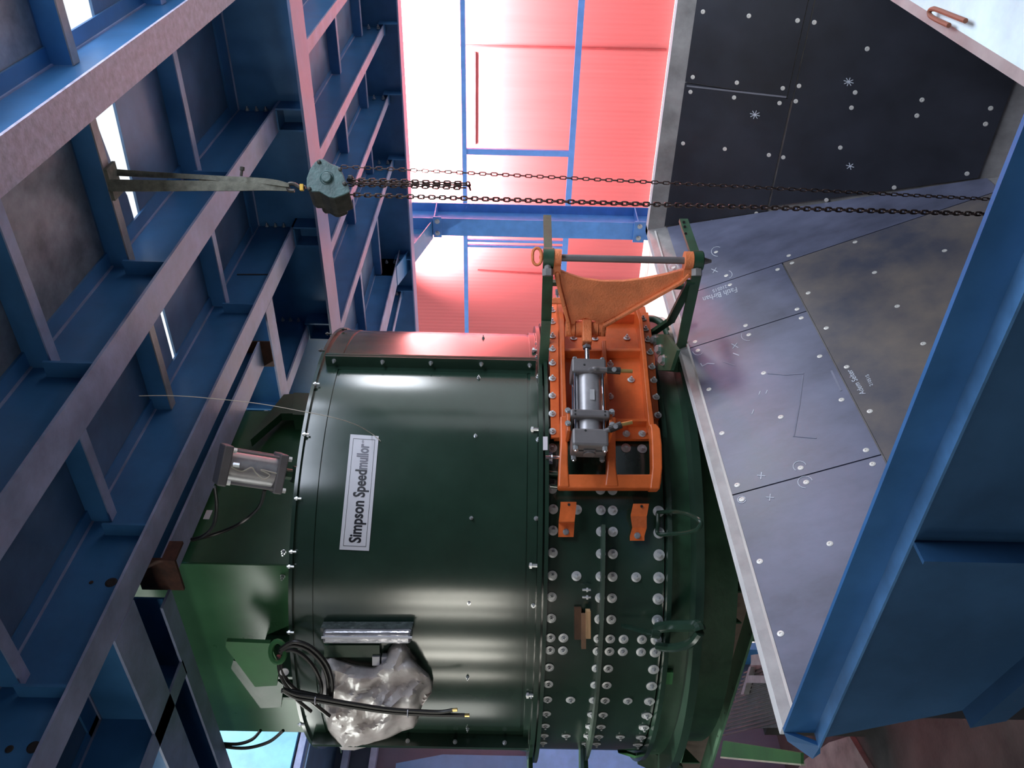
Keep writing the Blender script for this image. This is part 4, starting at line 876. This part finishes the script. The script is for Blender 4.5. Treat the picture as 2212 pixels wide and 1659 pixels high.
chain(PD(1010, 394, 3.5), PD(1016, 409, 3.54), .0225, .020, .0034, 'load_chain')
MB().obox(PD(757, 384, 3.5), D_, R_, F_, .02, .02, .02).build('chain_anchor', GREASE, HO, bevel=.004)
SL = thing('webbing_sling', (3.34, 1.45, 1.0), 'grey webbing sling looped over the overhead joist, holding the chain hoist', 'sling')
def web(pts, name='webbing'):
    A = [PD(x, y - h, d) for x, y, h, d in pts]; B = [PD(x, y + h, d) for x, y, h, d in pts]; A = smoothpath(A, 4); B = smoothpath(B, 4)
    return MB().strip(A, B, F_ * .007).build(name, SLING, SL)
web([(234, 400, 13, 3.50), (330, 401, 12, 3.50), (430, 401, 11, 3.49), (510, 402, 10, 3.48), (570, 403, 8, 3.48), (612, 406, 6, 3.49), (626, 408, 4, 3.5)])
web([(248, 372, 7, 3.56), (330, 377, 6, 3.55), (430, 382, 5, 3.53), (500, 387, 6, 3.50), (560, 390, 6, 3.48), (600, 395, 6, 3.48), (624, 400, 4, 3.49)])
web([(430, 386, 3, 3.545), (500, 394, 4, 3.52), (560, 398, 4, 3.5), (605, 400, 4, 3.5)])
MB().box(3.295, 3.385, 1.40, 1.54, 1.680, 1.694).build('webbing', SLING, SL)
o = MB().cyl(PD(521, 380, 3.45), PD(523, 364, 3.45), .006, 8).cyl(PD(523, 368, 3.45), PD(523.5, 361, 3.45), .010, 8).build('shackle_pin', GREASE, SL)

# bent rod lying on the right rim
rod = MB().tube(smoothpath([PZ(x, y, -.785) for x, y in ((2086, 45), (2055, 33), (2030, 23), (2016, 19), (2008, 24), (2009, 33), (2022, 42), (2050, 55))]), .0045, 8)
o = rod.build('bent_rod', mat('rusty_rod', (.22, .07, .035), .6), loc=PZ(2030, 30, -.785), smooth=True); tag(o, 'thin rusty bent rod lying on the pale rim of the hopper, top right corner', 'rod')

# ------------------------------------------------------------------ floor clutter seen past the rim corner
t = thing('ribbed_mat', (3.0, 4.9, -3.2), 'grey ribbed rubber mat lying on the ground left of the blue hopper corner', 'mat')
q = [PZ(x, y, -2.3) for x, y in ((1590, 1570), (1625, 1440), (1720, 1440), (1720, 1570))]
mb = MB().prism([PZ(x, y, -2.3) for x, y in ((1560, 1575), (1625, 1425), (1745, 1425), (1745, 1570))], (0, 0, -.02)); mb.build('sheet', mat('mat_grey', (.13, .12, .12), .7, var=.2, scale=8), t)
mb = MB()
for i in range(16):
    y0 = 1440 + i * 9; a, b = PZ(1560 + (1575 - y0) * .35, y0 + 14, -2.296), PZ(1745, y0 - 32, -2.296); d = (b - a); mb.obox((a + b) / 2, d, d.cross(V(0, 0, 1)), (0, 0, 1), d.length, .014, .012)
mb.build('ribs', mat('mat_rib', (.09, .082, .08), .7), t)
P = PZ(1650, 1500, -2.3); MB().box(P.x - .2, P.x + .2, P.y - .2, P.y + .3, -3.2, -2.321).build('pallet', DARKF, t)
t = thing('machine_part', tuple(PZ(1640, 1430, -2.25)), 'small grey machine casting with cable clips seen between green frame and hopper rim', 'machine')
MB().prism([PZ(x, y, -2.2) for x, y in ((1622, 1415), (1700, 1405), (1700, 1435), (1622, 1437))], (0, 0, -.09)).prism([PZ(x, y, -2.2) for x, y in ((1614, 1459), (1700, 1459), (1700, 1476), (1612, 1475))], (0, 0, -.09)).build('casting', STEEL, t)
MB().prism([PZ(x, y, -2.24) for x, y in ((1600, 1500), (1618, 1440), (1622, 1440), (1606, 1500))], (0, 0, -.05)).build('edge_plate', STEEL, t)
MB().prism([PZ(x, y, -2.0) for x, y in ((1562, 1600), (1730, 1626), (1730, 1650), (1556, 1634))], (0, 0, -.02)).build('base_beam', GRN2, MX)
MB().prism([PZ(x, y, -2.0) for x, y in ((1556, 1634), (1730, 1650), (1730, 1654), (1556, 1638))], (0, 0, -.03)).build('base_beam', mat('worn_edge', (.42, .45, .36), .6), MX)
t = MB().prism([PZ(x, y, -3.15) for x, y in ((1690, 1700), (1740, 1640), (1790, 1604), (1835, 1590), (1900, 1700))], (0, 0, -.05)).build('sheet_pile', mat('grey_sheet', (.22, .21, .21), .7, var=.3, scale=4), loc=PZ(1800, 1640, -3.2))
tag(t, 'pale grey sheet lying on the ground under the blue hopper corner', 'sheet')
